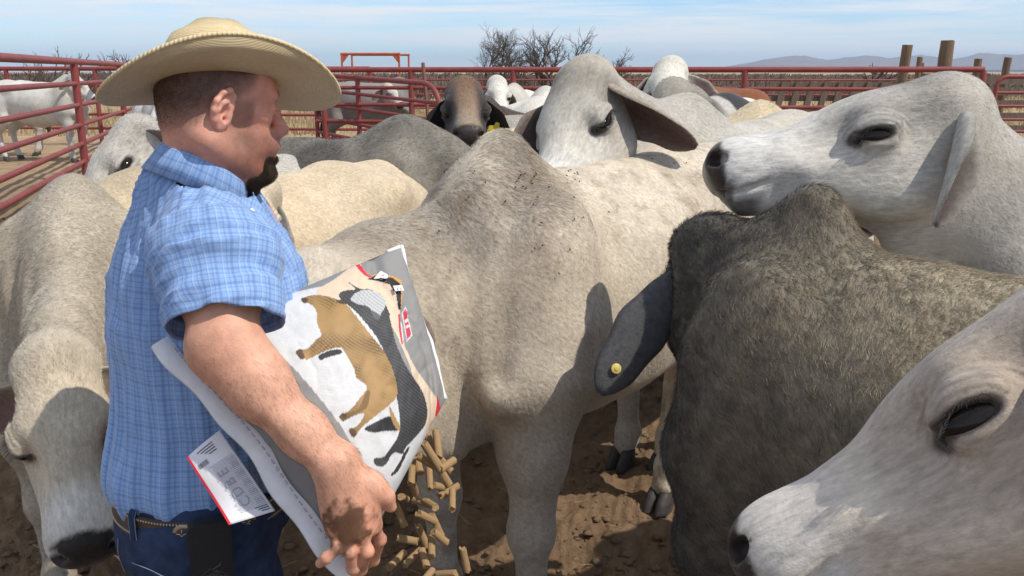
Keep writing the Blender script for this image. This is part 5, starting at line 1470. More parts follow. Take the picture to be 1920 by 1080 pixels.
# --- arms with hands
def finger(sd, pts, r0, r1, k=.006):
    n = len(pts) - 1
    for i in range(n):
        r0_ = r0 * .92; ra = r0_ + (r1 - r0_) * i / n; rb = r0_ + (r1 - r0_) * (i + 1) / n
        sd.rc(pts[i], pts[i + 1], ra, rb, k=k)
        if i: sd.el(pts[i], (ra * 1.0,) * 3, k=.004)
ar = SDF()
ar.rc(sh_r, lerp(sh_r, el_r, .5), .052, .054, k=.03)
ar.rc(lerp(sh_r, el_r, .5) + V(.012, 0, 0), el_r + V(.012, 0, .02), .052, .046, k=.03)
ar.el(el_r + V(-.012, -.006, -.002), (.030, .034, .036), k=.03)
fa = unit(wr_r - el_r); fup = unit(V(0, 0, 1) - fa * fa[2])
ar.el(lerp(el_r, wr_r, .22) + fup * .010, (.045, .038, .043), k=.04)
ar.rc(el_r, lerp(el_r, wr_r, .35), .037, .041, k=.03)
ar.rc(lerp(el_r, wr_r, .35), lerp(el_r, wr_r, .72), .040, .031, k=.03)
ar.rc(lerp(el_r, wr_r, .72), wr_r, .033, .0285, k=.03)
ar.rc(lerp(el_r, wr_r, .45) - V(0, .034, 0), wr_r - V(0, .020, 0), .006, .006, k=.02)
ar.el(wr_r + fup * .018 - V(0, .014, 0), (.010, .010, .010), k=.015)
# hand: back towards the camera, fingers down round the sewn edge
YH = 1.185
kn = [P(u, v, YH + d) for u, v, d in ((700, 985, .012), (676, 1000, -.008), (650, 1003, -.010), (626, 990, -.002))]   # knuckles index..little
for kk, wy in zip(kn, ((.010, .004), (.004, -.002), (-.004, -.004), (-.010, 0))):
    ar.rc(wr_r + V(wy[0], wy[1], .006), kk, .023, .0135, k=.018)
ar.el(P(660, 938, YH + .012), (.034, .018, .040), k=.03)
finger(ar, [kn[0], P(712, 1012, YH + .03), P(700, 1050, YH + .055), P(680, 1062, YH + .07)], .0105, .0080)
finger(ar, [kn[1], P(688, 1034, YH - .010), P(676, 1068, YH + .020), P(662, 1056, YH + .045)], .0110, .0085)
finger(ar, [kn[2], P(656, 1034, YH - .020), P(662, 1066, YH - .006), P(668, 1058, YH + .03)], .0108, .0082)
finger(ar, [kn[3], P(634, 1026, YH - .018), P(612, 1046, YH - .020), P(600, 1056, YH - .014)], .0098, .0072)
finger(ar, [P(660, 895, YH + .02), P(708, 918, YH + .016), P(724, 930, YH + .02), P(733, 950, YH + .026)], .0155, .0088, k=.012)
ar.el(P(692, 905, YH + .02), (.018, .015, .018), k=.02)
av, af = ar.mesh(.0034, 1)
ac = np.tile(np.array([.64, .345, .235]), (len(av), 1)) * (.90 + .2 * fnoise(av, 30, 3))[:, None]
uvp = proj(av)
# dried mud on the knuckles, redder elbow
mud = sstep(52, 30, np.hypot((uvp[:, 0] - 652) * .85, uvp[:, 1] - 986) + 60 * (fnoise(av, 110, 3) - .5)) * .92
mud = np.maximum(mud, sstep(16, 8, np.hypot(uvp[:, 0] - 644, uvp[:, 1] - 1022) + 14 * (fnoise(av, 120, 2) - .5)) * .9)
ac = ac * (1 - mud[:, None]) + np.array([.085, .045, .022])[None] * mud[:, None]
rd = np.exp(-np.sum((av - el_r) ** 2, 1) / .05 ** 2) * .35 + sstep(.12, .0, np.linalg.norm(av - kn[1], axis=1)) * .3
ac = ac * (1 - rd[:, None] * np.array([.0, .38, .45])[None])
pieces.append((av, af, ac))
al = SDF()
al.rc(sh_l, el_l, .06, .048, k=.03); al.rc(el_l, lerp(el_l, hand_l, .85), .050, .034, k=.03)
wl_ = lerp(el_l, hand_l, .85); dl = unit(hand_l - el_l); pl = unit(np.cross(dl, V(0, -1, .2)))
al.rc(wl_, hand_l, .034, .030, k=.03); al.el(lerp(wl_, hand_l, .8), (.042, .034, .042), k=.02)
for i, o in enumerate((-.030, -.010, .010, .030)):
    k0 = hand_l + pl * o; k1 = k0 + dl * .035 + V(0, -.012, .0); k2 = k1 + dl * .012 + V(0, -.028, .002); k3 = k2 + V(-.004, -.020, .006)
    finger(al, [k0, k1, k2, k3], .012, .009)
finger(al, [wl_ + V(0, 0, .02), wl_ + dl * .05 + V(0, -.01, .045), wl_ + dl * .08 + V(0, -.02, .05)], .014, .011)
lv_, lf_ = al.mesh(.006, 1)
pieces.append((lv_, lf_, np.tile(np.array([.56, .30, .21]), (len(lv_), 1))))
# --- trunk and legs under the clothes
tb = SDF(); tf_ = (TR, chest, 1.0)
tb.el((0, 0, 0), (.115, .17, .19), frame=tf_, k=.06); tb.el((-.01, 0, -.24), (.11, .145, .2), frame=tf_, k=.06)
tb.el(pelv, (.12, .15, .11), k=.06)
hipj = [pelv - lt_ * .09 + V(0, 0, -.02), pelv + lt_ * .09 + V(0, 0, -.02)]
knee = [pelv - lt_ * .11 + ft * .05 + V(0, 0, -.44), pelv + lt_ * .12 + ft * .09 + V(0, 0, -.44)]
ank = [V(*(pelv - lt_ * .12 + ft * .02)[:2], .09), V(*(pelv + lt_ * .14 + ft * .10)[:2], .09)]
for i in (0, 1): tb.rc(hipj[i], knee[i], .082, .056, k=.04); tb.rc(knee[i], ank[i], .054, .04, k=.03)
tb.rc(nk1 + V(0, 0, -.06), chest + V(0, 0, .1), .07, .08, k=.05); tb.rc(sh_r, sh_l, .05, .05, k=.05)
tv_, tfc = tb.mesh(.016, 1)
pieces.append((tv_, tfc, np.tile(skin0, (len(tv_), 1))))
bv = np.concatenate([p[0] for p in pieces]); bc = np.concatenate([p[2] for p in pieces]); o_ = 0; bf = []
for p in pieces: bf.append(np.asarray(p[1]) + o_); o_ += len(p[0])
body = part('body', bv, np.concatenate(bf), M_SKIN, man, attrs=dict(skin=('col', bc)))
for sg in (1, -1):
    v, f = uv_sphere(tr(HF, (.0845, .033 * sg, .008)), .0090); part('eye', v, f, simple_cached('white_of_eye', (.6, .58, .55), rough=.2), man)
    la = [tr(HF, (.0975 - abs(t) ** 2 * .008, .033 * sg + t * .013, .008 - .002 * abs(t))) for t in np.linspace(-1, 1, 9)]
    v, f = tube(la, [.0004, .0008, .001, .0011, .0012, .0011, .001, .0008, .0004], 6); part('eyelashes', v, f, M_INK, man)
# beard and cropped hair as strands
hq = np.asarray(hf); hn = vnormals(hv, hq)
HAIRD = np.tile(np.array([.055, .036, .025]), (len(hv), 1))
gm = np.clip(goat, 0, 1)
make_hair('beard', hv, hq, hn, HAIRD, np.tile(-uh * 1.0 + fh * .25, (len(hv), 1)), np.full(len(hv), .010), 1300000, man, body, mask=(gm > .5).astype(float), lift=.45, rad=.00022, seed=3, clump=.7, cull=-2)
make_hair('cropped_hair', hv, hq, hn, HAIRD, np.tile(-uh * .8 - fh * .5, (len(hv), 1)), np.full(len(hv), .0035), 700000, man, body, mask=np.clip(hairm * (.25 + .75 * fade), 0, 1), lift=.9, rad=.00010, seed=4, clump=.2, cull=-.3)
make_hair('stubble', hv, hq, hn, HAIRD, np.tile(-uh + 0 * fh, (len(hv), 1)), np.full(len(hv), .0018), 260000, man, body, mask=np.clip((stub + burn + must) * 1.6, 0, 1), lift=.7, rad=.00010, seed=5, clump=.2, cull=-.3)
aq = np.asarray(af); an_ = vnormals(av, aq)
arm_m = sstep(.02, .10, np.linalg.norm(av - sh_r, axis=1) - .16) * sstep(.0, .05, np.linalg.norm(av - kn[1], axis=1) - .04)
make_hair('arm_hair', av, aq, an_, np.tile(np.array([.16, .075, .04]), (len(av), 1)), np.tile(fa * 1.0 + V(0, 0, -.4), (len(av), 1)), np.full(len(av), .012), 42000, man, body, mask=arm_m, lift=.3, rad=.00010, seed=6, clump=.3)

# --- shirt
ss = SDF(); tt = dict(frame=tf_)
ss.el((-.005, 0, -.03), (.140, .180, .20), k=.06, **tt)
ss.el((-.040, 0, -.20), (.152, .176, .26), k=.08, **tt)
ss.el(pelv + V(-.004, 0, .060), (.142, .158, .10), k=.06)
ss.el((-.074, 0, .01), (.080, .145, .17), k=.06, **tt)
ss.rc(nk1 + V(0, 0, -.012), sh_r + V(.0, .006, -.006), .066, .072, k=.05); ss.rc(nk1 + V(0, 0, -.012), sh_l, .066, .070, k=.05)
cuff = lerp(sh_r, el_r, .80)
sax = unit(cuff - sh_r); Ls = np.linalg.norm(cuff - sh_r)
ss.rc(sh_r + V(.0, .01, -.01), sh_r + sax * .06 + V(0, .03, 0), .074, .070, k=.03)
ss.rc(sh_l, lerp(sh_l, el_l, .75), .078, .08, k=.035)
nup0 = unit(nk0 - nk1); nup = unit(nup0 + ft * .42)
ctr_c = nk1 + nup0 * .076 + ft * .004
cback = ctr_c - unit(ft - nup * (ft @ nup)) * .048 - nup * .035
ss.rc(cback, chest + TR @ V(-.06, 0, .04), .034, .07, k=.05)
for sg_ in (1, -1): ss.rc(ctr_c + lt_ * .045 * sg_ - nup * .045, (sh_l if sg_ > 0 else sh_r) * .5 + ctr_c * .5 - V(0, 0, .045), .034, .060, k=.05)
sv, sf = ss.mesh(.0062, 1)
dn_ = (sv - (ctr_c - nup * .010)) @ nup
rn = np.linalg.norm((sv - ctr_c) - ((sv - ctr_c) @ nup)[:, None] * nup, axis=1)
keep = ~((rn < .085) & (dn_ > .0))[sf].any(1)
sf = sf[keep]
used = np.unique(sf); rm = -np.ones(len(sv), int); rm[used] = np.arange(len(used)); sv = sv[used]; sf = rm[sf]
sn = vnormals(sv, sf)
tl = (sv - chest) @ TR
ang = np.arctan2(tl[:, 1], tl[:, 0])
s_t = np.stack([ang * .165, tl[:, 2], 0 * ang], -1)
topm = (tl[:, 2] > .085 - .5 * np.maximum(tl[:, 0], 0))
s_top = np.stack([tl[:, 1] * .9 + tl[:, 0] * .2, tl[:, 0] - tl[:, 2] + .003, 0 * ang], -1)
cloth = np.where(topm[:, None], s_top, s_t)
qa = np.stack([ang * 3.2, tl[:, 2] * 2.2 + .25 * np.sin(ang * 3), ang * 0 + 2.0], -1)
fold_t = (1 - np.abs(fnoise(qa, 1.6, 3, 3) * 2 - 1)) ** 2
wst = sstep(-.10, -.36, tl[:, 2])
fold_w = np.sin(ang * 17 + 3 * fnoise(qa, .8, 2, 9)) * wst * .0032
blouse = .005 * np.exp(-((tl[:, 2] + .36) / .05) ** 2)
yoke = np.exp(-(((tl[:, 2] - .085 + .5 * np.maximum(tl[:, 0], 0))) / .004) ** 2)
qd = np.stack([tl[:, 0] * 6 + tl[:, 2] * 5, tl[:, 2] * 2 - tl[:, 0] * 2, tl[:, 1] * 4], -1)
fold_d = (1 - np.abs(fnoise(qd, 1.7, 3, 6) * 2 - 1)) ** 3 * sstep(.14, .02, np.abs(tl[:, 2] + .02)) 
sv = sv + sn * ((fold_t - .4) * .015 + fold_w + blouse - yoke * .0022 + fold_d * .010)[:, None]
shirt = part('shirt', sv, sf, M_SHIRT, man, attrs=dict(cloth=('v', cloth)))
sol = shirt.modifiers.new('thickness', 'SOLIDIFY'); sol.thickness = .0012; sol.offset = -1
# short sleeve: a loose tube set into the armhole, hem slanting up on the outer side
sx_ = unit(np.cross(sax, V(0, -1, 0))); sx_ = sx_ if sx_[0] > 0 else -sx_; sy_ = np.cross(sax, sx_); sy_ = sy_ if sy_[1] < 0 else -sy_
na, nl = 84, 46
sl_v, sl_c = [], []
_T, _H = np.meshgrid(np.arange(nl) / (nl - 1), 2 * math.pi * np.arange(na) / na, indexing='ij')
_FL = (1 - np.abs(fnoise(np.stack([np.cos(_H) * .9 + _T * 2.2, np.sin(_H) * .9 + _T * 2.6 - .6 * np.sin(_H), _T * 0 + 3.0], -1), 1.3, 3, 5) * 2 - 1)) ** 2
for i in range(nl):
    t = i / (nl - 1); row = []
    for j in range(na):
        th = 2 * math.pi * j / na
        out = math.sin(th)           # +1 towards the camera
        Lh = Ls * (1.0 - .055 * max(out, 0) + .05 * max(math.cos(th), 0) + .02 * max(-math.cos(th), 0))
        d_ = -.035 + (Lh + .035) * t
        r_ = float(np.interp(t, [0, .10, .25, .5, .8, 1.0], [.060, .078, .083, .081, .073, .068]))
        fl = float(_FL[i, j])
        r2 = r_ * (1 + .12 * math.cos(th) ** 2) + (fl - .4) * .018 * min(1, t * 3) + .0022 * math.sin(th * 13) * math.exp(-((t - .14) / .07) ** 2) + .0012 * math.sin(th * 9 + 2) * t
        hem = -.0016 * math.exp(-((t - .93) / .012) ** 2)
        row.append(sh_r + sax * d_ + sx_ * math.cos(th) * (r2 + hem) + sy_ * out * (r2 + hem) + sx_ * (.012 * t)); sl_c.append((th * .083, d_, 0))
    sl_v.append(row)
# fnoise wraps once round the arm at th = 0: hide that seam on the inner side
sleeve = sub('sleeve', np.array(sl_v).reshape(-1, 3), grid_faces(nl, na, wrap=True), M_SHIRT, shirt, man, attrs=dict(cloth=('v', np.array(sl_c))))
sol = sleeve.modifiers.new('thickness', 'SOLIDIFY'); sol.thickness = .0016; sol.offset = -1
# collar: stand and folded leaf
cth = np.linspace(-math.pi * .93, math.pi * .93, 61)
c_rows = []; cc_rows = []
side_ax = lt_; fw_ax = unit(ft - nup * (ft @ nup))
for j, (rr, hh_, ) in enumerate(((.0660, -.015), (.0650, .014), (.0670, .021), (.0705, .016), (.076, -.006), (.083, -.030))):
    row = []; crow = []
    for th in cth:
        back = math.cos(th)   # +1 at the nape (th=0)
        d_ = -fw_ax * math.cos(th) * 1.06 + side_ax * math.sin(th) * .98
        front = sstep(.55, -.9, back)
        drop = -.020 * float(front) * (1 if j < 4 else 1.0)
        ext = (-.030 * float(sstep(-.35, -.95, back)) if j == 5 else 0) + (-.012 * float(sstep(-.35, -.95, back)) if j == 4 else 0)
        p_ = ctr_c + d_ * (rr + (.004 * float(front) if j > 3 else 0)) + nup * (hh_ + drop + ext)
        row.append(p_); crow.append((th * .080, j * .012, 0))
    c_rows.append(row); cc_rows.append(crow)
cv_ = np.array(c_rows).reshape(-1, 3); ccl = np.array(cc_rows).reshape(-1, 3)
cv_ = cv_ + (fnoise(cv_, 30, 2, 4)[:, None] - .5) * .003
col_ = sub('collar', cv_, grid_faces(6, 61), M_SHIRT, shirt, man, attrs=dict(cloth=('v', ccl)))
sol = col_.modifiers.new('thickness', 'SOLIDIFY'); sol.thickness = .0022; sol.offset = 0
v, f = disc(P(472, 396, 1.318), V(.5, -.8, .2), .0042, .0012, 14); sub('button', v, f, M_WHITEBTN, shirt, man, sharp=40)

# --- jeans, belt, pouch, boots
js = SDF(); JF = (TR, pelv, 1.0)
js.el((0, 0, -.01), (.142, .168, .115), k=.05, frame=JF); js.el((-.06, 0, -.06), (.09, .15, .10), k=.05, frame=JF)
for i in (0, 1): js.rc(hipj[i], knee[i], .098, .076, k=.05); js.rc(knee[i], ank[i] + V(0, 0, -.02), .076, .072, k=.03)
jv, jf = js.mesh(.011, 1)
kz = jv[:, 2] < pelv[2] + .062
jf = jf[kz[jf].all(1)]; used = np.unique(jf); rm = -np.ones(len(jv), int); rm[used] = np.arange(len(used)); jv = jv[used]; jf = rm[jf]
jn = vnormals(jv, jf); jv = jv + jn * ((fnoise(jv * V(1, 1, .6), 14, 3, 2) - .5) * .012)[:, None]
jeans = part('jeans', jv, jf, M_DENIM, man)
def ring_pt(th, z, grow=0.0):
    return pelv + TR @ V((.145 + grow) * math.cos(th), (.170 + grow) * math.sin(th), z)
def band(z0, z1, grow, th0=-math.pi, th1=math.pi, n=72, thick=.004):
    rows = []
    for z, g in ((z0, grow), (z0, grow + thick), (z1, grow + thick), (z1, grow)):
        rows.append([ring_pt(t, z, g) for t in np.linspace(th0, th1, n)])
    return np.array(rows).reshape(-1, 3), grid_faces(4, n)
BZ = .018
v, f = band(BZ - .060, BZ + .024, .000, thick=.0025); sub('waistband', v, f, M_DENIM, jeans, man, sharp=40)
v, f = band(BZ - .019, BZ + .019, .004, thick=.005); belt = part('belt', v, f, M_LEATHER, man, sharp=40)
st = []
for t in np.linspace(-math.pi, math.pi, 190):
    for z in (BZ + .0145, BZ - .0145): st.append(uv_sphere(ring_pt(t, z, .0095), .0024, 6, 4))
v, f = join(st); o = sub('studs', v, f, M_SILVER, belt, man); o['kind'] = 'stuff'
v, f = band(BZ - .020, BZ - .018, .008, thick=.002); sub('edge', v, f, M_LEATHER, belt, man)
def ring_th(u, v):   # angle on the belt seen at pixel u
    ts = np.linspace(-math.pi, 0.3, 600); pr = np.array([proj(ring_pt(t, BZ, .01)) for t in ts]); vis = [np.dot(ring_pt(t, 0, .02) - ring_pt(t, 0, 0), CAMPOS - ring_pt(t, BZ, 0)) > 0 for t in ts]
    c = np.where(vis, np.abs(pr[:, 0] - u), 1e9); return ts[int(np.argmin(c))]
for u in (343, 462):
    t = ring_th(u, 0); n = unit(ring_pt(t, 0, .05) - ring_pt(t, 0, 0)); c = ring_pt(t, BZ, .010)
    v, f = disc(c, n, .0165, .0025, 20); cn = sub('concho', v, f, M_SILVER, belt, man, sharp=40)
    v, f = disc(c + n * .003, n, .011, .0012, 16); sub('concho_boss', v, f, M_LEATHER, belt, man, sharp=40)
    sp_ = []
    tx = unit(np.cross(n, V(0, 0, 1))); tz = np.cross(tx, n)
    for k in range(5):
        aa = k * 2 * math.pi / 5 + .3; sp_.append(tube([c + n * .0045, c + n * .0045 + (tx * math.cos(aa) + tz * math.sin(aa)) * .010], [.002, .0008], 6))
    v, f = join(sp_); sub('concho_star', v, f, M_SILVER, belt, man)
for u in (253, 540):
    t = ring_th(u, 0); n = unit(ring_pt(t, 0, .05) - ring_pt(t, 0, 0)); w = unit(np.cross(n, V(0, 0, 1)))
    pts = [ring_pt(t, z, g) for z, g in ((BZ - .040, .004), (BZ - .028, .010), (BZ - .02, .014), (BZ + .02, .014), (BZ + .030, .008))]
    rows = [[p - w * .007 for p in pts], [p + w * .007 for p in pts]]
    v = np.array(rows).reshape(-1, 3); l = sub('belt_loop', v, grid_faces(2, 5), M_DENIM, jeans, man)
    m_ = l.modifiers.new('thickness', 'SOLIDIFY'); m_.thickness = .003; m_.offset = 0
    v, f = join([tube([p - w * .0068 + n * .001 for p in pts], .0007, 5), tube([p + w * .0068 + n * .001 for p in pts], .0007, 5)]); sub('belt_loop_stitching', v, f, M_THREAD, jeans, man)
# pocket stitching on the hip
def hip_line(pix, r=.0008):
    out = []
    for u, v_ in pix:
        bestp = None; d0 = 1e9
        pj = proj(jv); k = np.argmin(np.hypot(pj[:, 0] - u, pj[:, 1] - v_) + 400 * (np.sum((jv - CAMPOS) * jn, 1) > 0)); out.append(jv[k] + jn[k] * .002)
    return tube(spline(out, 30), r, 5)
v, f = hip_line([(250, 1052), (280, 1064), (320, 1078), (360, 1085)]); sub('pocket_stitching', v, f, M_THREAD, jeans, man)
v, f = hip_line([(222, 1010), (226, 1040), (228, 1075)]); sub('seam_stitching', v, f, M_THREAD, jeans, man)
# pouch
t = ring_th(392, 0); n = unit((ring_pt(t, 0, .05) - ring_pt(t, 0, 0)) * V(1, 1, 0)); w = unit(np.cross(V(0, 0, 1), n)); c = ring_pt(t, BZ - .036, .028)
def rounded_slab(c, w, zv, n, hw, h0, h1, th, r=.010, taper=.0):
    ol = []
    for (sx, z, a0) in ((1, h1, 0), (-1, h1, 90), (-1, h0, 180), (1, h0, 270)):
        rr = r if z == h1 else r * 2.0
        for k in range(5):
            aa = rad(a0 + k * 22.5); ol.append((sx * (hw - rr) + rr * math.cos(aa), z + (-rr if z == h1 else rr) + rr * math.sin(aa)))
    m = len(ol); lay = []
    for dn, sc in ((-th, 1.0), (th * .7, 1.0), (th, .93)):
        lay.append([c + w * x * sc + zv * (z * sc) + n * dn for x, z in ol])
    v = np.array(lay).reshape(-1, 3)
    return v, grid_faces(3, m, wrap=True) + [list(range(m))[::-1], list(range(2 * m, 3 * m))]
zv = V(0, 0, 1)
v, f = rounded_slab(c, w, zv, n, .032, -.062, .062, .014); pouch = part('belt_pouch', v, f, M_BLACKNYLON, man, sharp=50)
v, f = rounded_slab(c + n * .0145, w, zv, n, .033, -.046, .065, .003); sub('pouch_flap', v, f, M_BLACKNYLON, pouch, man, sharp=50)
Rt = np.stack([w, zv, n], 1)
cf = c + n * .0180 + zv * -.030
text_mesh('pouch_lettering', 'GERBER', cf, Rt, .0125, M_GREYPRINT, pouch, man, bold=.0002, sx=1.05)
emb = [tube([cf + w * -.022 + zv * .006, cf + zv * .020 + w * -.004, cf + w * .012 + zv * .007], .0008, 5), tube([cf + w * .022 + zv * .006, cf + w * .004 + zv * .016], .0008, 5),
       tube([cf + w * .000 + zv * .018, cf + w * .012 + zv * .024, cf + w * .013 + zv * .030], [.0014, .0018, .0006], 5)]
v, f = join(emb); sub('pouch_emblem', v, f, M_GREYPRINT, pouch, man)
for i in (0, 1):
    bs = SDF(); a0 = ank[i]; toe = V(a0[0], a0[1], .045) + ft * .17
    bs.rc(a0 + V(0, 0, .10), V(a0[0], a0[1], .06), .062, .052, k=.03); bs.rc(V(a0[0], a0[1], .048) - ft * .02, toe, .046, .030, k=.03)
    v, f = bs.mesh(.010, 1); v[:, 2] = np.maximum(v[:, 2], .004); part('boot', v, f, M_BOOT, man)

# --- straw hat
def straw_material():
    m, nt, b = new_mat('woven_palm_straw'); b.inputs['Roughness'].default_value = .6; b.inputs['Specular IOR Level'].default_value = .35
    at = N(nt, 'Attribute', attribute_name='weave'); sp = N(nt, 'SeparateXYZ'); nt.links.new(at.outputs['Vector'], sp.inputs[0])
    a_ = N(nt, 'Math', operation='SINE'); ml = N(nt, 'Math', operation='MULTIPLY'); ml.inputs[1].default_value = 2 * math.pi * 1.0 / .0036; nt.links.new(sp.outputs[0], ml.inputs[0]); nt.links.new(ml.outputs[0], a_.inputs[0])
    n = N(nt, 'TexNoise', Scale=1.0, Detail=5.0, Roughness=.7); mp = N(nt, 'Mapping'); mp.inputs['Scale'].default_value = (420, 60, 1); nt.links.new(at.outputs['Vector'], mp.inputs[0]); nt.links.new(mp.outputs[0], n.inputs['Vector'])
    n3 = N(nt, 'TexNoise', Scale=12.0, Detail=3.0); tc = N(nt, 'TexCoord'); nt.links.new(tc.outputs['Object'], n3.inputs['Vector'])
    r = N(nt, 'ValToRGB'); r.color_ramp.elements[0].position = .25; r.color_ramp.elements[1].position = .75
    r.color_ramp.elements[0].color = (.50, .375, .190, 1); r.color_ramp.elements[1].color = (.80, .665, .420, 1)
    ad = N(nt, 'Math', operation='MULTIPLY_ADD'); ad.inputs[1].default_value = .05; nt.links.new(a_.outputs[0], ad.inputs[0])
    ad2 = N(nt, 'Math', operation='MULTIPLY_ADD'); ad2.inputs[1].default_value = .25; nt.links.new(n3.outputs['Fac'], ad2.inputs[0])
    sc_ = N(nt, 'Math', operation='MULTIPLY'); sc_.inputs[1].default_value = .75; nt.links.new(n.outputs['Fac'], sc_.inputs[0]); nt.links.new(sc_.outputs[0], ad2.inputs[2])
    nt.links.new(ad2.outputs[0], ad.inputs[2]); nt.links.new(ad.outputs[0], r.inputs['Fac']); nt.links.new(r.outputs['Color'], b.inputs['Base Color'])
    hh = N(nt, 'Math', operation='ADD'); nt.links.new(a_.outputs[0], hh.inputs[0]); nt.links.new(n.outputs['Fac'], hh.inputs[1])
    bp = N(nt, 'Bump', Strength=.55, Distance=.001); nt.links.new(hh.outputs[0], bp.inputs['Height']); nt.links.new(bp.outputs[0], b.inputs['Normal'])
    return m
M_STRAWHAT = straw_material()
hat_t = rad(-3)
HX = unit(HR @ V(math.cos(hat_t), 0, math.sin(hat_t))); HX = unit(HX * V(1, 1, .25)); roll = rad(19)
HYv = unit(lh * math.cos(roll) - V(0, 0, 1) * math.sin(roll)); HZ = unit(np.cross(HX, HYv))
HHO = tr(HF, (.002, 0, .050)); HS_ = .79
def hatp(x, y, z): return HHO + (HX * x + HYv * y + HZ * z) * HS_
nph, ntt = 120, 22
phs = np.linspace(0, 2 * math.pi, nph, endpoint=False)
def brim(t, ph):
    c_, s_ = math.cos(ph), math.sin(ph)
    ai, bi = .104, .083
    ao, bo = (.232 if c_ > 0 else .222), .185
    lat = abs(s_) ** 2.0
    x = c_ * (ai + (ao - ai) * t)
    y = s_ * (bi + (bo - bi) * (math.sin(t * 1.35) / math.sin(1.35) if True else t))
    z = .018 * lat * t ** 1.8 - .030 * (abs(c_) ** 2.0) * t ** 1.2 - .006 + .012 * lat * max(t - .75, 0) * 4 * (1 if s_ < 0 else .3)
    return hatp(x, y, z)
top_v = np.array([[brim(t, p) for p in phs] for t in np.linspace(0, 1, ntt)])
wv = np.array([[(t * .125, p * .15, 0) for p in phs] for t in np.linspace(0, 1, ntt)])
nb = ntt * nph
bot_v = top_v - HZ * .0035
bv2 = np.concatenate([top_v.reshape(-1, 3), bot_v.reshape(-1, 3)]); wv2 = np.concatenate([wv.reshape(-1, 3)] * 2)
bf2 = grid_faces(ntt, nph, wrap=True) + grid_faces(ntt, nph, wrap=True, off=nb, flip=True)
for j in range(nph):
    k = (j + 1) % nph; e0 = (ntt - 1) * nph
    bf2.append([e0 + j, e0 + k, nb + e0 + k, nb + e0 + j][::-1])
hat = empty('straw_hat', (0, 0, 0)); hat.parent = man
hbrim = sub('brim', bv2, bf2, M_STRAWHAT, hat, man, attrs=dict(weave=('v', wv2)), sharp=60)
ed = np.array([brim(1.0, p) - HZ * .0017 for p in phs] + [brim(1.0, phs[0]) - HZ * .0017])
v, f = tube(ed, .0032, 8, cap=False); sub('brim_binding', v, f, M_STRAWHAT, hat, man, attrs=dict(weave=('v', v * .6)))
rows, wr_ = [], []
for i, z in enumerate(np.linspace(-.008, .086, 16)):
    t = (z + .008) / .094
    sh = 1 - .10 * t - .22 * max(0, t - .78) ** 1.3 * 3.0
    row = []
    for p in phs:
        x = .104 * sh * math.cos(p); y = .083 * sh * math.sin(p) * (1 - .10 * t * abs(math.cos(p)))
        row.append(hatp(x, y, z)); wr_.append((z, p * .1, 0))
    rows.append(row)
for sc_, z in ((.70, .090), (.5, .084), (.28, .076), (.10, .072), (.02, .071)):
    row = []
    for p in phs:
        x = .094 * sc_ * math.cos(p) * .95; y = .070 * sc_ * math.sin(p) * .95
        crease = -.024 * math.exp(-(y / .020) ** 2) * (1 - .3 * abs(x) / .1) + .012 * math.exp(-((abs(y) - .042) / .016) ** 2)
        row.append(hatp(x, y, max(z, .078) + crease + .006)); wr_.append((.12 + (1 - sc_) * .09, p * .1, 0))
    rows.append(row)
nr = len(rows)
v = np.array(rows).reshape(-1, 3); f = grid_faces(nr, nph, wrap=True) + [[(nr - 1) * nph + j for j in range(nph)]]
cr_ = sub('crown', v, f, M_STRAWHAT, hat, man, attrs=dict(weave=('v', np.array(wr_))))
hb_ = []
for z, g in ((.002, .0015), (.002, .003), (.020, .002), (.020, .0005)):
    t = (z + .008) / .126; sh = 1 - .10 * t
    hb_.append([hatp((.104 * sh + g) * math.cos(p), (.083 * sh + g) * math.sin(p), z) for p in phs])
sub('hat_band', np.array(hb_).reshape(-1, 3), grid_faces(4, nph, wrap=True), simple_cached('tan_hat_band', (.20, .13, .06), rough=.7), hat, man)
hat.location = (0, 0, 0)
# ------------------------------------------------------------------ feed bag
def bag_material():
    m, nt, b = new_mat('printed_woven_poly'); b.inputs['Roughness'].default_value = .58; b.inputs['Specular IOR Level'].default_value = .3
    at = N(nt, 'Attribute', attribute_name='print'); nt.links.new(at.outputs['Color'], b.inputs['Base Color'])
    wv = N(nt, 'Attribute', attribute_name='weave'); n = N(nt, 'TexChecker', Scale=260.0); nt.links.new(wv.outputs['Vector'], n.inputs['Vector'])
    tc = N(nt, 'TexCoord'); n2 = N(nt, 'TexNoise', Scale=35.0, Detail=5.0); nt.links.new(tc.outputs['Object'], n2.inputs['Vector'])
    ad = N(nt, 'Math', operation='MULTIPLY_ADD'); ad.inputs[1].default_value = .25; nt.links.new(n.outputs['Fac'], ad.inputs[0]); nt.links.new(n2.outputs['Fac'], ad.inputs[2])
    bp = N(nt, 'Bump', Strength=.35, Distance=.004); nt.links.new(ad.outputs[0], bp.inputs['Height']); nt.links.new(bp.outputs[0], b.inputs['Normal'])
    return m
M_BAG = bag_material()
M_WHITEPOLY = simple('white_poly_edge', (.74, .75, .77), rough=.45, noise=.06, nscale=30, bump=.5, bscale=25)
M_PAPER = simple('white_paper', (.78, .78, .82), rough=.6)
M_REDINK = simple('red_print', (.70, .03, .05), rough=.6)
M_GREYINK = simple('grey_print', (.38, .38, .42), rough=.7)
M_PALEINK = simple('pale_grey_print', (.44, .44, .49), rough=.7)
cJ, cC, cF_, cI = P(312, 648, 1.31), P(752, 462, 1.60), P(836, 748, 1.46), P(655, 1082, 1.215)
bag = thing('feed_bag', (cJ + cC + cF_ + cI) / 4 * V(1, 1, 1), 'grey printed feed sack with brown and black cattle, tipped open', 'bag')
bn = unit(np.cross(cC - cJ, cI - cJ)); bn = bn if bn @ (CAMPOS - cJ) > 0 else -bn
NS = 250
S_, T_ = np.meshgrid(np.linspace(0, 1, NS), np.linspace(0, 1, NS), indexing='ij')
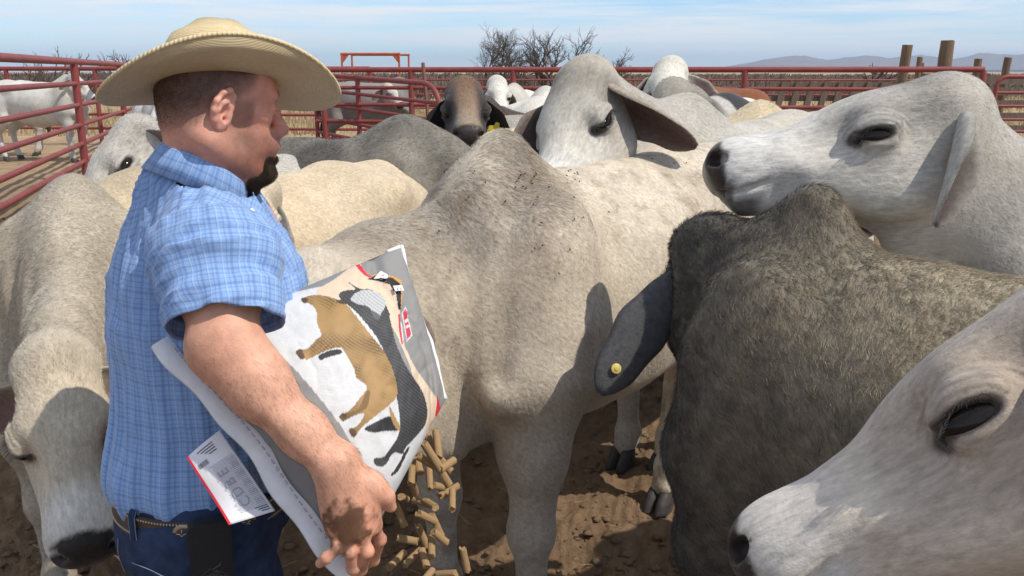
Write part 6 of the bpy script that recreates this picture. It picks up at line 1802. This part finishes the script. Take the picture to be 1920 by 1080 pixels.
def bag_pt(S, T, side):
    S = np.asarray(S, float)[..., None]; T = np.asarray(T, float)[..., None]
    p = (cJ * (1 - S) + cC * S) * (1 - T) + (cI * (1 - S) + cF_ * S) * T
    # edges sag inwards between the corners of a full sack
    p = p + (cI - cJ) * (.10 * 4 * S * (1 - S) * (1 - T) ** 3 * 0) 
    e = np.clip(16 * S * (1 - S) * T * (1 - T), 0, 1)
    bul = e ** .55
    q = np.concatenate([S * 3.0, T * 3.0, S * 0 + (side > 0) * 5.0], -1)
    wrk = (np.abs(fnoise(q, 2.3, 3, 4) * 2 - 1))[..., None]
    edge = 1 - e ** .4
    amp = .072 if side > 0 else .085
    crease = -.010 * np.exp(-((S - .86 + .05 * np.sin(T * 7)) / .03) ** 2) * (side > 0)
    d = bul * amp + (wrk - .3) * (.005 + .024 * edge) * np.sqrt(e) + crease
    return p + bn * d * side
fv = bag_pt(S_, T_, 1).reshape(-1, 3); kv = bag_pt(S_[::5, ::5], T_[::5, ::5], -1).reshape(-1, 3)
UV = proj(fv)
def inpoly(pts, poly):
    poly = np.asarray(poly, float); x, y = pts[:, 0], pts[:, 1]; r = np.zeros(len(pts), bool); j = len(poly) - 1
    for i in range(len(poly)):
        xi, yi = poly[i]; xj, yj = poly[j]
        c = ((yi > y) != (yj > y)) & (x < (xj - xi) * (y - yi) / (yj - yi + 1e-9) + xi); r ^= c; j = i
    return r
def smooth_poly(pts, n=8):
    c = np.asarray(pts, float); m = len(c); out = []
    for i in range(m):
        p0, p1, p2, p3 = c[i - 1], c[i], c[(i + 1) % m], c[(i + 2) % m]
        for u in np.linspace(0, 1, n, endpoint=False):
            out.append(.5 * (2 * p1 + (p2 - p0) * u + (2 * p0 - 5 * p1 + 4 * p2 - p3) * u * u + (3 * p1 - p0 - 3 * p2 + p3) * u ** 3))
    return np.array(out)
Z = lambda pts: [(500 + x * 360 / 845, 440 + y * 460 / 1080) for x, y in pts]    # from coordinates on an enlarged detail
pc = np.tile(np.array([.255, .250, .245]), (len(fv), 1))
def paint(poly, col, smooth=True):
    m = inpoly(UV, smooth_poly(poly) if smooth else poly); pc[m] = col; return m
white = paint([(500, 640), (505, 590), (522, 562), (565, 545), (640, 540), (720, 600), (760, 700), (815, 800), (790, 860), (745, 925), (700, 905), (640, 800), (560, 700)], (.62, .63, .64))
cream = paint(Z([(215, 255), (300, 195), (400, 125), (430, 165), (465, 190), (540, 215), (575, 260), (585, 330), (585, 420), (640, 560), (720, 680), (760, 745), (745, 800), (700, 870), (690, 760), (560, 420), (400, 260), (320, 285)]), (.66, .53, .40))
paint(Z([(385, 128), (402, 122), (440, 170), (465, 185), (455, 190), (425, 175), (395, 140)]), (.65, .035, .06))
paint(Z([(750, 710), (764, 760), (760, 800), (742, 800), (748, 750)]), (.65, .035, .06))
# gold and black banner with its big letters
paint(Z([(483, 172), (555, 182), (592, 200), (598, 240), (592, 330), (584, 300), (575, 240), (545, 205), (440, 196)]), (.55, .30, .08), False)
paint(Z([(440, 196), (485, 178), (555, 190), (586, 215), (592, 260), (590, 330), (580, 330), (570, 265), (545, 222), (500, 205)]), (.020, .018, .018), False)
# black bull
blk = paint(Z([(352, 205), (385, 225), (418, 240), (450, 240), (500, 262), (520, 300), (552, 372), (540, 350), (550, 400), (570, 480), (620, 590), (680, 680), (706, 760), (700, 830), (665, 880), (610, 940), (600, 965), (560, 960), (525, 1010), (505, 1022), (475, 1010), (475, 985), (510, 980), (540, 950), (580, 880), (585, 800), (555, 640), (500, 480), (420, 370), (370, 320), (330, 290), (318, 262), (350, 245), (390, 240)]), (.040, .040, .042))
paint(Z([(430, 855), (470, 830), (540, 800), (575, 830), (585, 860), (520, 865), (470, 872)]), (.030, .030, .032))
paint(Z([(228, 535), (270, 512), (320, 505), (330, 522), (270, 540), (236, 552)]), (.030, .030, .032))
paint(Z([(548, 1056), (580, 1010), (610, 950), (630, 935), (600, 1000), (580, 1040), (556, 1060)]), (.035, .035, .037))
# its pale face
paint(Z([(370, 285), (395, 255), (440, 242), (490, 255), (520, 290), (520, 320), (505, 345), (495, 372), (470, 360), (450, 320), (400, 305)]), (.50, .51, .52))
paint(Z([(462, 335), (485, 345), (500, 360), (492, 375), (470, 362)]), (.12, .12, .125))
# brown bull
brn = paint(Z([(152, 282), (170, 275), (210, 265), (270, 272), (320, 290), (350, 305), (395, 360), (450, 430), (520, 520), (560, 610), (575, 680), (570, 715), (540, 750), (490, 790), (440, 830), (410, 860), (388, 890), (370, 880), (362, 860), (400, 840), (430, 790), (390, 795), (340, 820), (322, 810), (322, 795), (370, 770), (410, 720), (440, 680), (430, 655), (395, 630), (385, 590), (360, 545), (330, 500), (280, 505), (220, 530), (175, 552), (165, 540), (140, 535), (130, 512), (180, 500), (215, 465), (240, 440), (222, 390), (220, 340), (190, 305), (160, 300)]), (.33, .205, .085))
paint(Z([(330, 790), (400, 770), (440, 690), (455, 700), (440, 760), (400, 785), (345, 815)]), (.20, .12, .05))
paint(Z([(130, 512), (152, 505), (168, 540), (150, 548), (135, 530)]), (.10, .06, .03)); paint(Z([(322, 795), (345, 785), (352, 805), (335, 822)]), (.10, .06, .03)); paint(Z([(362, 858), (385, 852), (395, 880), (380, 893)]), (.10, .06, .03))
paint(Z([(305, 285), (345, 295), (350, 305), (320, 303)]), (.08, .05, .03)); paint(Z([(152, 282), (172, 276), (182, 290), (165, 302)]), (.10, .06, .04))
paint(Z([(540, 755), (560, 790), (588, 850), (575, 860), (548, 810)]), (.38, .24, .10))
# engraved hatching follows the flanks
ux, uy = UV[:, 0], UV[:, 1]
hat_ = (np.sin((ux * .50 - uy * .87 + 6 * np.sin(ux * .03 + uy * .02)) * 1.15) > .15)
sh_ = fnoise(np.stack([ux * .02, uy * .02, ux * 0], -1), 1.0, 3, 3)
isb = np.all(np.abs(pc - (.33, .205, .085)) < 1e-6, axis=1); pc[isb & hat_] *= (.50 + .5 * sstep(.35, .6, sh_[isb & hat_]))[:, None]
pc[isb] *= (.65 + .8 * sh_[isb])[:, None]
isk = np.all(np.abs(pc - (.040, .040, .042)) < 1e-6, axis=1); pc[isk & hat_] *= 1.9
isw = np.all(np.abs(pc - (.50, .51, .52)) < 1e-6, axis=1); pc[isw & hat_] *= .72
isp = np.all(np.abs(pc - (.62, .63, .64)) < 1e-6, axis=1); pc[isp] *= (.90 + .16 * fnoise(np.stack([ux * .15, uy * .15, ux * 0], -1), 1.0, 2, 8)[isp])[:, None]
# small red logo on the side panel
Lz = lambda pts: [(640 + x * 200 / 1080, 460 + y * 200 / 1080) for x, y in pts]
paint(Lz([(610, 690), (650, 615), (720, 910), (665, 975)]), (.60, .60, .60), False); paint(Lz([(622, 690), (650, 635), (708, 905), (668, 955)]), (.55, .05, .08), False)
for a_, b_ in (((640, 760), (672, 738)), ((650, 815), (688, 800))):
    paint(Lz([a_, b_, (b_[0] + 6, b_[1] + 26), (a_[0] + 6, a_[1] + 26)]), (.62, .60, .60), False)
paint(Lz([(575, 700), (592, 690), (600, 800), (625, 990), (610, 1005), (585, 880)]), (.50, .05, .08), False)
paint(Lz([(597, 770), (612, 790), (632, 960), (622, 975)]), (.62, .6, .6), False)
wvb = np.stack([S_.ravel() * .45, T_.ravel() * .45, 0 * S_.ravel()], -1)
front = part('sack_front', fv, grid_faces(NS, NS, flip=True), M_BAG, bag, attrs=dict(print=('col', pc), weave=('v', wvb)))
nk_ = NS // 5
part('sack_back', kv, grid_faces(nk_, nk_, flip=False), M_BAG, bag, attrs=dict(print=('col', np.tile(np.array([.255, .25, .245]), (len(kv), 1))), weave=('v', kv)))
# banner letters, lying on the sack
def on_bag(u, v):
    k = np.argmin(np.hypot(UV[:, 0] - u, UV[:, 1] - v)); return fv[k]
def bag_text(name, s, u, v, ux_, uy_, size, mat, lift=.0025, bold=0., sx=1.):
    c0 = on_bag(u, v); a_ = unit(on_bag(u + ux_[0], v + ux_[1]) - on_bag(u - ux_[0], v - ux_[1])); b_ = on_bag(u + uy_[0], v + uy_[1]) - on_bag(u - uy_[0], v - uy_[1])
    b_ = unit(b_ - a_ * (a_ @ b_)); n_ = np.cross(a_, b_)
    return text_mesh(name, s, c0 + n_ * lift * (1 if n_ @ bn > 0 else -1), np.stack([a_, b_, n_], 1), size, mat, front, bag, bold=bold, sx=sx)
bag_text('banner_letter', 'B', 716, 525, (9, 4), (3, -8), .026, M_PAPER, .007, .0014, 1.5)
bag_text('banner_letter', 'E', 744, 545, (4, 9), (8, -3), .022, M_PAPER, .007, .0014)
# white seam along the far edge, sewn strip at the near end
edge = [bag_pt(1.0, t, 1) + bn * .002 for t in np.linspace(0, 1, 40)]
edge = np.array(edge) + (fnoise(np.array(edge), 22, 2, 3)[:, None] - .5) * .012
top_e = np.array([bag_pt(s, 0.0, 1) for s in np.linspace(.93, 1.0, 6)])
v, f = tube(np.vstack([top_e, edge]), .0042, 8); part('edge_seam', v, f, M_WHITEPOLY, bag)
sdir = unit(cI - cJ); sout = unit(np.cross(bn, sdir)); sout = sout if sout @ (cJ - cC) > 0 else -sout
rows = []; ns = 60
for o, h in ((.018, .004), (.016, .008), (.002, .010), (-.008, .010), (-.014, .007), (-.014, .003), (.0, .000), (.018, .0)):
    row = []
    for i in range(ns):
        t = i / (ns - 1); p = cJ + (cI - cJ) * (-.02 + 1.03 * t) + bn * (.004 + .016 * math.sin(math.pi * t))
        wv_ = .004 * math.sin(t * 9 + 1) + .003 * math.sin(t * 23)
        row.append(p + sout * (o + wv_) + bn * h)
    rows.append(row)
v = np.array(rows).reshape(-1, 3); strip = part('sewn_strip', v, grid_faces(8, ns), M_WHITEPOLY, bag, sharp=60)
stt = []
for i in range(34):
    t = .03 + .94 * i / 34; p = cJ + (cI - cJ) * t + bn * (.0155 + .016 * math.sin(math.pi * t)) + sout * (-.006 + .004 * math.sin(t * 9 + 1))
    stt.append(tube([p, p + sdir * .008], .0009, 5))
v, f = join(stt); o = sub('stitches', v, f, M_GREYINK, strip, bag); o['kind'] = 'stuff'
# paper tag sewn into the strip
tq = [P(412, 806, 1.262), P(352, 858, 1.235), P(430, 984, 1.205), P(516, 958, 1.228)]   # at strip top, outer top, outer bottom, strip bottom
def tag_pt(a_, b_):
    p = (tq[0] * (1 - a_) + tq[1] * a_) * (1 - b_) + (tq[3] * (1 - a_) + tq[2] * a_) * b_
    return p + tn * (.012 * math.sin(a_ * 2.6) * (1 - .3 * b_) + .006 * math.sin(b_ * 5 + a_))
tn = unit(np.cross(tq[1] - tq[0], tq[3] - tq[0])); tn = tn if tn @ (CAMPOS - tq[0]) > 0 else -tn
gu = np.linspace(0, 1, 25); gv = np.linspace(0, 1, 31)
v = np.array([[tag_pt(a_, b_) for b_ in gv] for a_ in gu]).reshape(-1, 3)
paper = part('paper_tag', v, grid_faces(25, 31), M_PAPER, bag); m_ = paper.modifiers.new('thickness', 'SOLIDIFY'); m_.thickness = .0006; m_.offset = 0
def patch(a0, a1, b0, b1, n=3, m=3, lift=.0012):
    return np.array([[tag_pt(a_, b_) + tn * lift for b_ in np.linspace(b0, b1, m)] for a_ in np.linspace(a0, a1, n)]).reshape(-1, 3), grid_faces(n, m)
rng = np.random.default_rng(9)
lines = []; dark = []
for b_ in np.arange(.27, .90, .017):
    x = .06
    while x < .62:
        w_ = rng.uniform(.03, .10)
        lines.append(patch(x, x + w_, b_, b_ + .006, 3, 2)); x += w_ + .012
for b_ in np.arange(.30, .92, .020): lines.append(patch(.05, .22 + .05 * rng.random(), b_, b_ + .009, 3, 2))
for k, b_ in enumerate((.045, .075, .105, .135)): dark.append(patch(.30, .30 + .45 - .08 * k, b_, b_ + .010, 4, 2, .0014))
for a_ in np.arange(.62, .88, .018): dark.append(patch(a_, a_ + rng.choice([.005, .010]), .165, .225, 2, 3, .0014))
for k, b_ in enumerate((.90, .925, .95)): dark.append(patch(.06, .34 - .05 * k, b_, b_ + .010, 4, 2, .0014))
v, f = join(lines); o = sub('small_print', v, f, M_PALEINK, paper, bag, smooth=False); o['kind'] = 'stuff'
v, f = join(dark); o = sub('barcode_and_heading', v, f, M_INK, paper, bag, smooth=False); o['kind'] = 'stuff'
v, f = join([patch(.95, 1.005, .0, 1.0, 3, 20, .0016)]); sub('red_border', v, f, M_REDINK, paper, bag)
for ch, a_, b_ in (('E', .46, .40), ('B', .45, .53), ('D', .44, .66), ('C', .42, .79)):
    c0 = tag_pt(a_, b_); xx = unit(tag_pt(a_, b_ - .05) - tag_pt(a_, b_ + .05)); yy = tag_pt(a_ - .05, b_) - tag_pt(a_ + .05, b_); yy = unit(yy - xx * (xx @ yy)); zz = np.cross(xx, yy)
    if zz @ tn < 0: yy = -yy; zz = -zz
    text_mesh('faint_letter', ch, c0 + tn * .0022, np.stack([xx, yy, zz], 1), .022, M_GREYINK, paper, bag)

# ------------------------------------------------------------------ pellets pouring out
def pellet_material():
    m, nt, b = new_mat('pressed_grain'); b.inputs['Roughness'].default_value = .9
    tc = N(nt, 'TexCoord'); n = N(nt, 'TexNoise', Scale=160.0, Detail=6.0, Roughness=.7); nt.links.new(tc.outputs['Object'], n.inputs['Vector'])
    r = N(nt, 'ValToRGB'); r.color_ramp.elements[0].position = .3; r.color_ramp.elements[1].position = .7; r.color_ramp.elements[0].color = (.30, .175, .075, 1); r.color_ramp.elements[1].color = (.56, .375, .195, 1)
    nt.links.new(n.outputs['Fac'], r.inputs['Fac']); nt.links.new(r.outputs['Color'], b.inputs['Base Color'])
    bp = N(nt, 'Bump', Strength=.7, Distance=.003); nt.links.new(n.outputs['Fac'], bp.inputs['Height']); nt.links.new(bp.outputs[0], b.inputs['Normal'])
    return m
M_PELLET = pellet_material()
PEL = [(812, 858, 60, 70), (826, 862, 52, 62), (838, 872, 178, 24), (800, 865, 50, 50), (833, 893, 62, 42), (842, 921, 162, 38), (822, 912, 40, 24), (848, 937, 80, 16), (775, 912, 86, 46),
       (757, 934, 80, 26), (750, 966, 72, 50), (792, 942, 175, 34), (806, 945, 170, 26), (800, 970, 46, 44), (818, 985, 68, 50), (792, 1005, 70, 50), (809, 1022, 80, 26), (825, 1007, 52, 40),
       (764, 1012, 12, 42), (775, 1044, 158, 32), (744, 1050, 170, 26), (872, 1050, 80, 52), (838, 1076, 162, 40), (800, 1082, 170, 20), (772, 885, 88, 30), (805, 890, 80, 40), (783, 868, 70, 34), (795, 1046, 60, 26),
       (820, 832, 75, 36), (806, 828, 60, 40)]
rng = np.random.default_rng(17)
PM = []
for k in range(3):
    # broken-ended extruded cake
    seg = 14; zs = np.linspace(-.5, .5, 7); rings = []
    for i, z in enumerate(zs):
        aa = np.arange(seg) * 2 * math.pi / seg; rr = 1 + rng.normal(0, .035, seg)
        zz = z + (rng.normal(0, .035, seg) if i in (0, 6) else 0)
        rings.append(np.stack([np.cos(aa) * rr, np.sin(aa) * rr, np.broadcast_to(zz, (seg,))], -1))
    v = np.concatenate(rings + [np.array([[0, 0, -.47], [0, 0, .47]])]); nv = 7 * seg
    f = grid_faces(7, seg, wrap=True) + [[nv, (j + 1) % seg, j] for j in range(seg)] + [[nv + 1, 6 * seg + j, 6 * seg + (j + 1) % seg] for j in range(seg)]
    me = bpy.data.meshes.new('pellet'); me.from_pydata(v.tolist(), [], f); me.update(); me.polygons.foreach_set('use_smooth', np.ones(len(f), dtype=bool))
    me.materials.append(M_PELLET)
    try: me.set_sharp_from_angle(angle=rad(45))
    except Exception: pass
    PM.append(me)
import mathutils
for i, (u, v_, ang_, ln) in enumerate(PEL):
    Y = 1.52 + .16 * rng.random() + (.0 if v_ < 900 else .05)
    o = bpy.data.objects.new('feed_pellet', PM[i % 3]); COL.objects.link(o)
    full = rng.uniform(.030, .062); seen = ln / FPX * Y * 1.06
    dep = math.sqrt(max(full ** 2 - min(seen, full) ** 2, 0)) * rng.choice([-1, 1])
    a_ = rad(ang_); d_ = V(math.cos(a_) * seen, dep, -math.sin(a_) * seen)
    o.location = P(u, v_, Y); o.rotation_mode = 'QUATERNION'; o.rotation_quaternion = mathutils.Vector(unit(d_)).to_track_quat('Z', 'Y')
    o.scale = (.0078 * rng.uniform(.93, 1.07), .0078, float(np.linalg.norm(d_)))
    tag(o, 'brown cylindrical feed pellet falling from the open bag', 'pellet', 'feed pellets pouring from the bag')
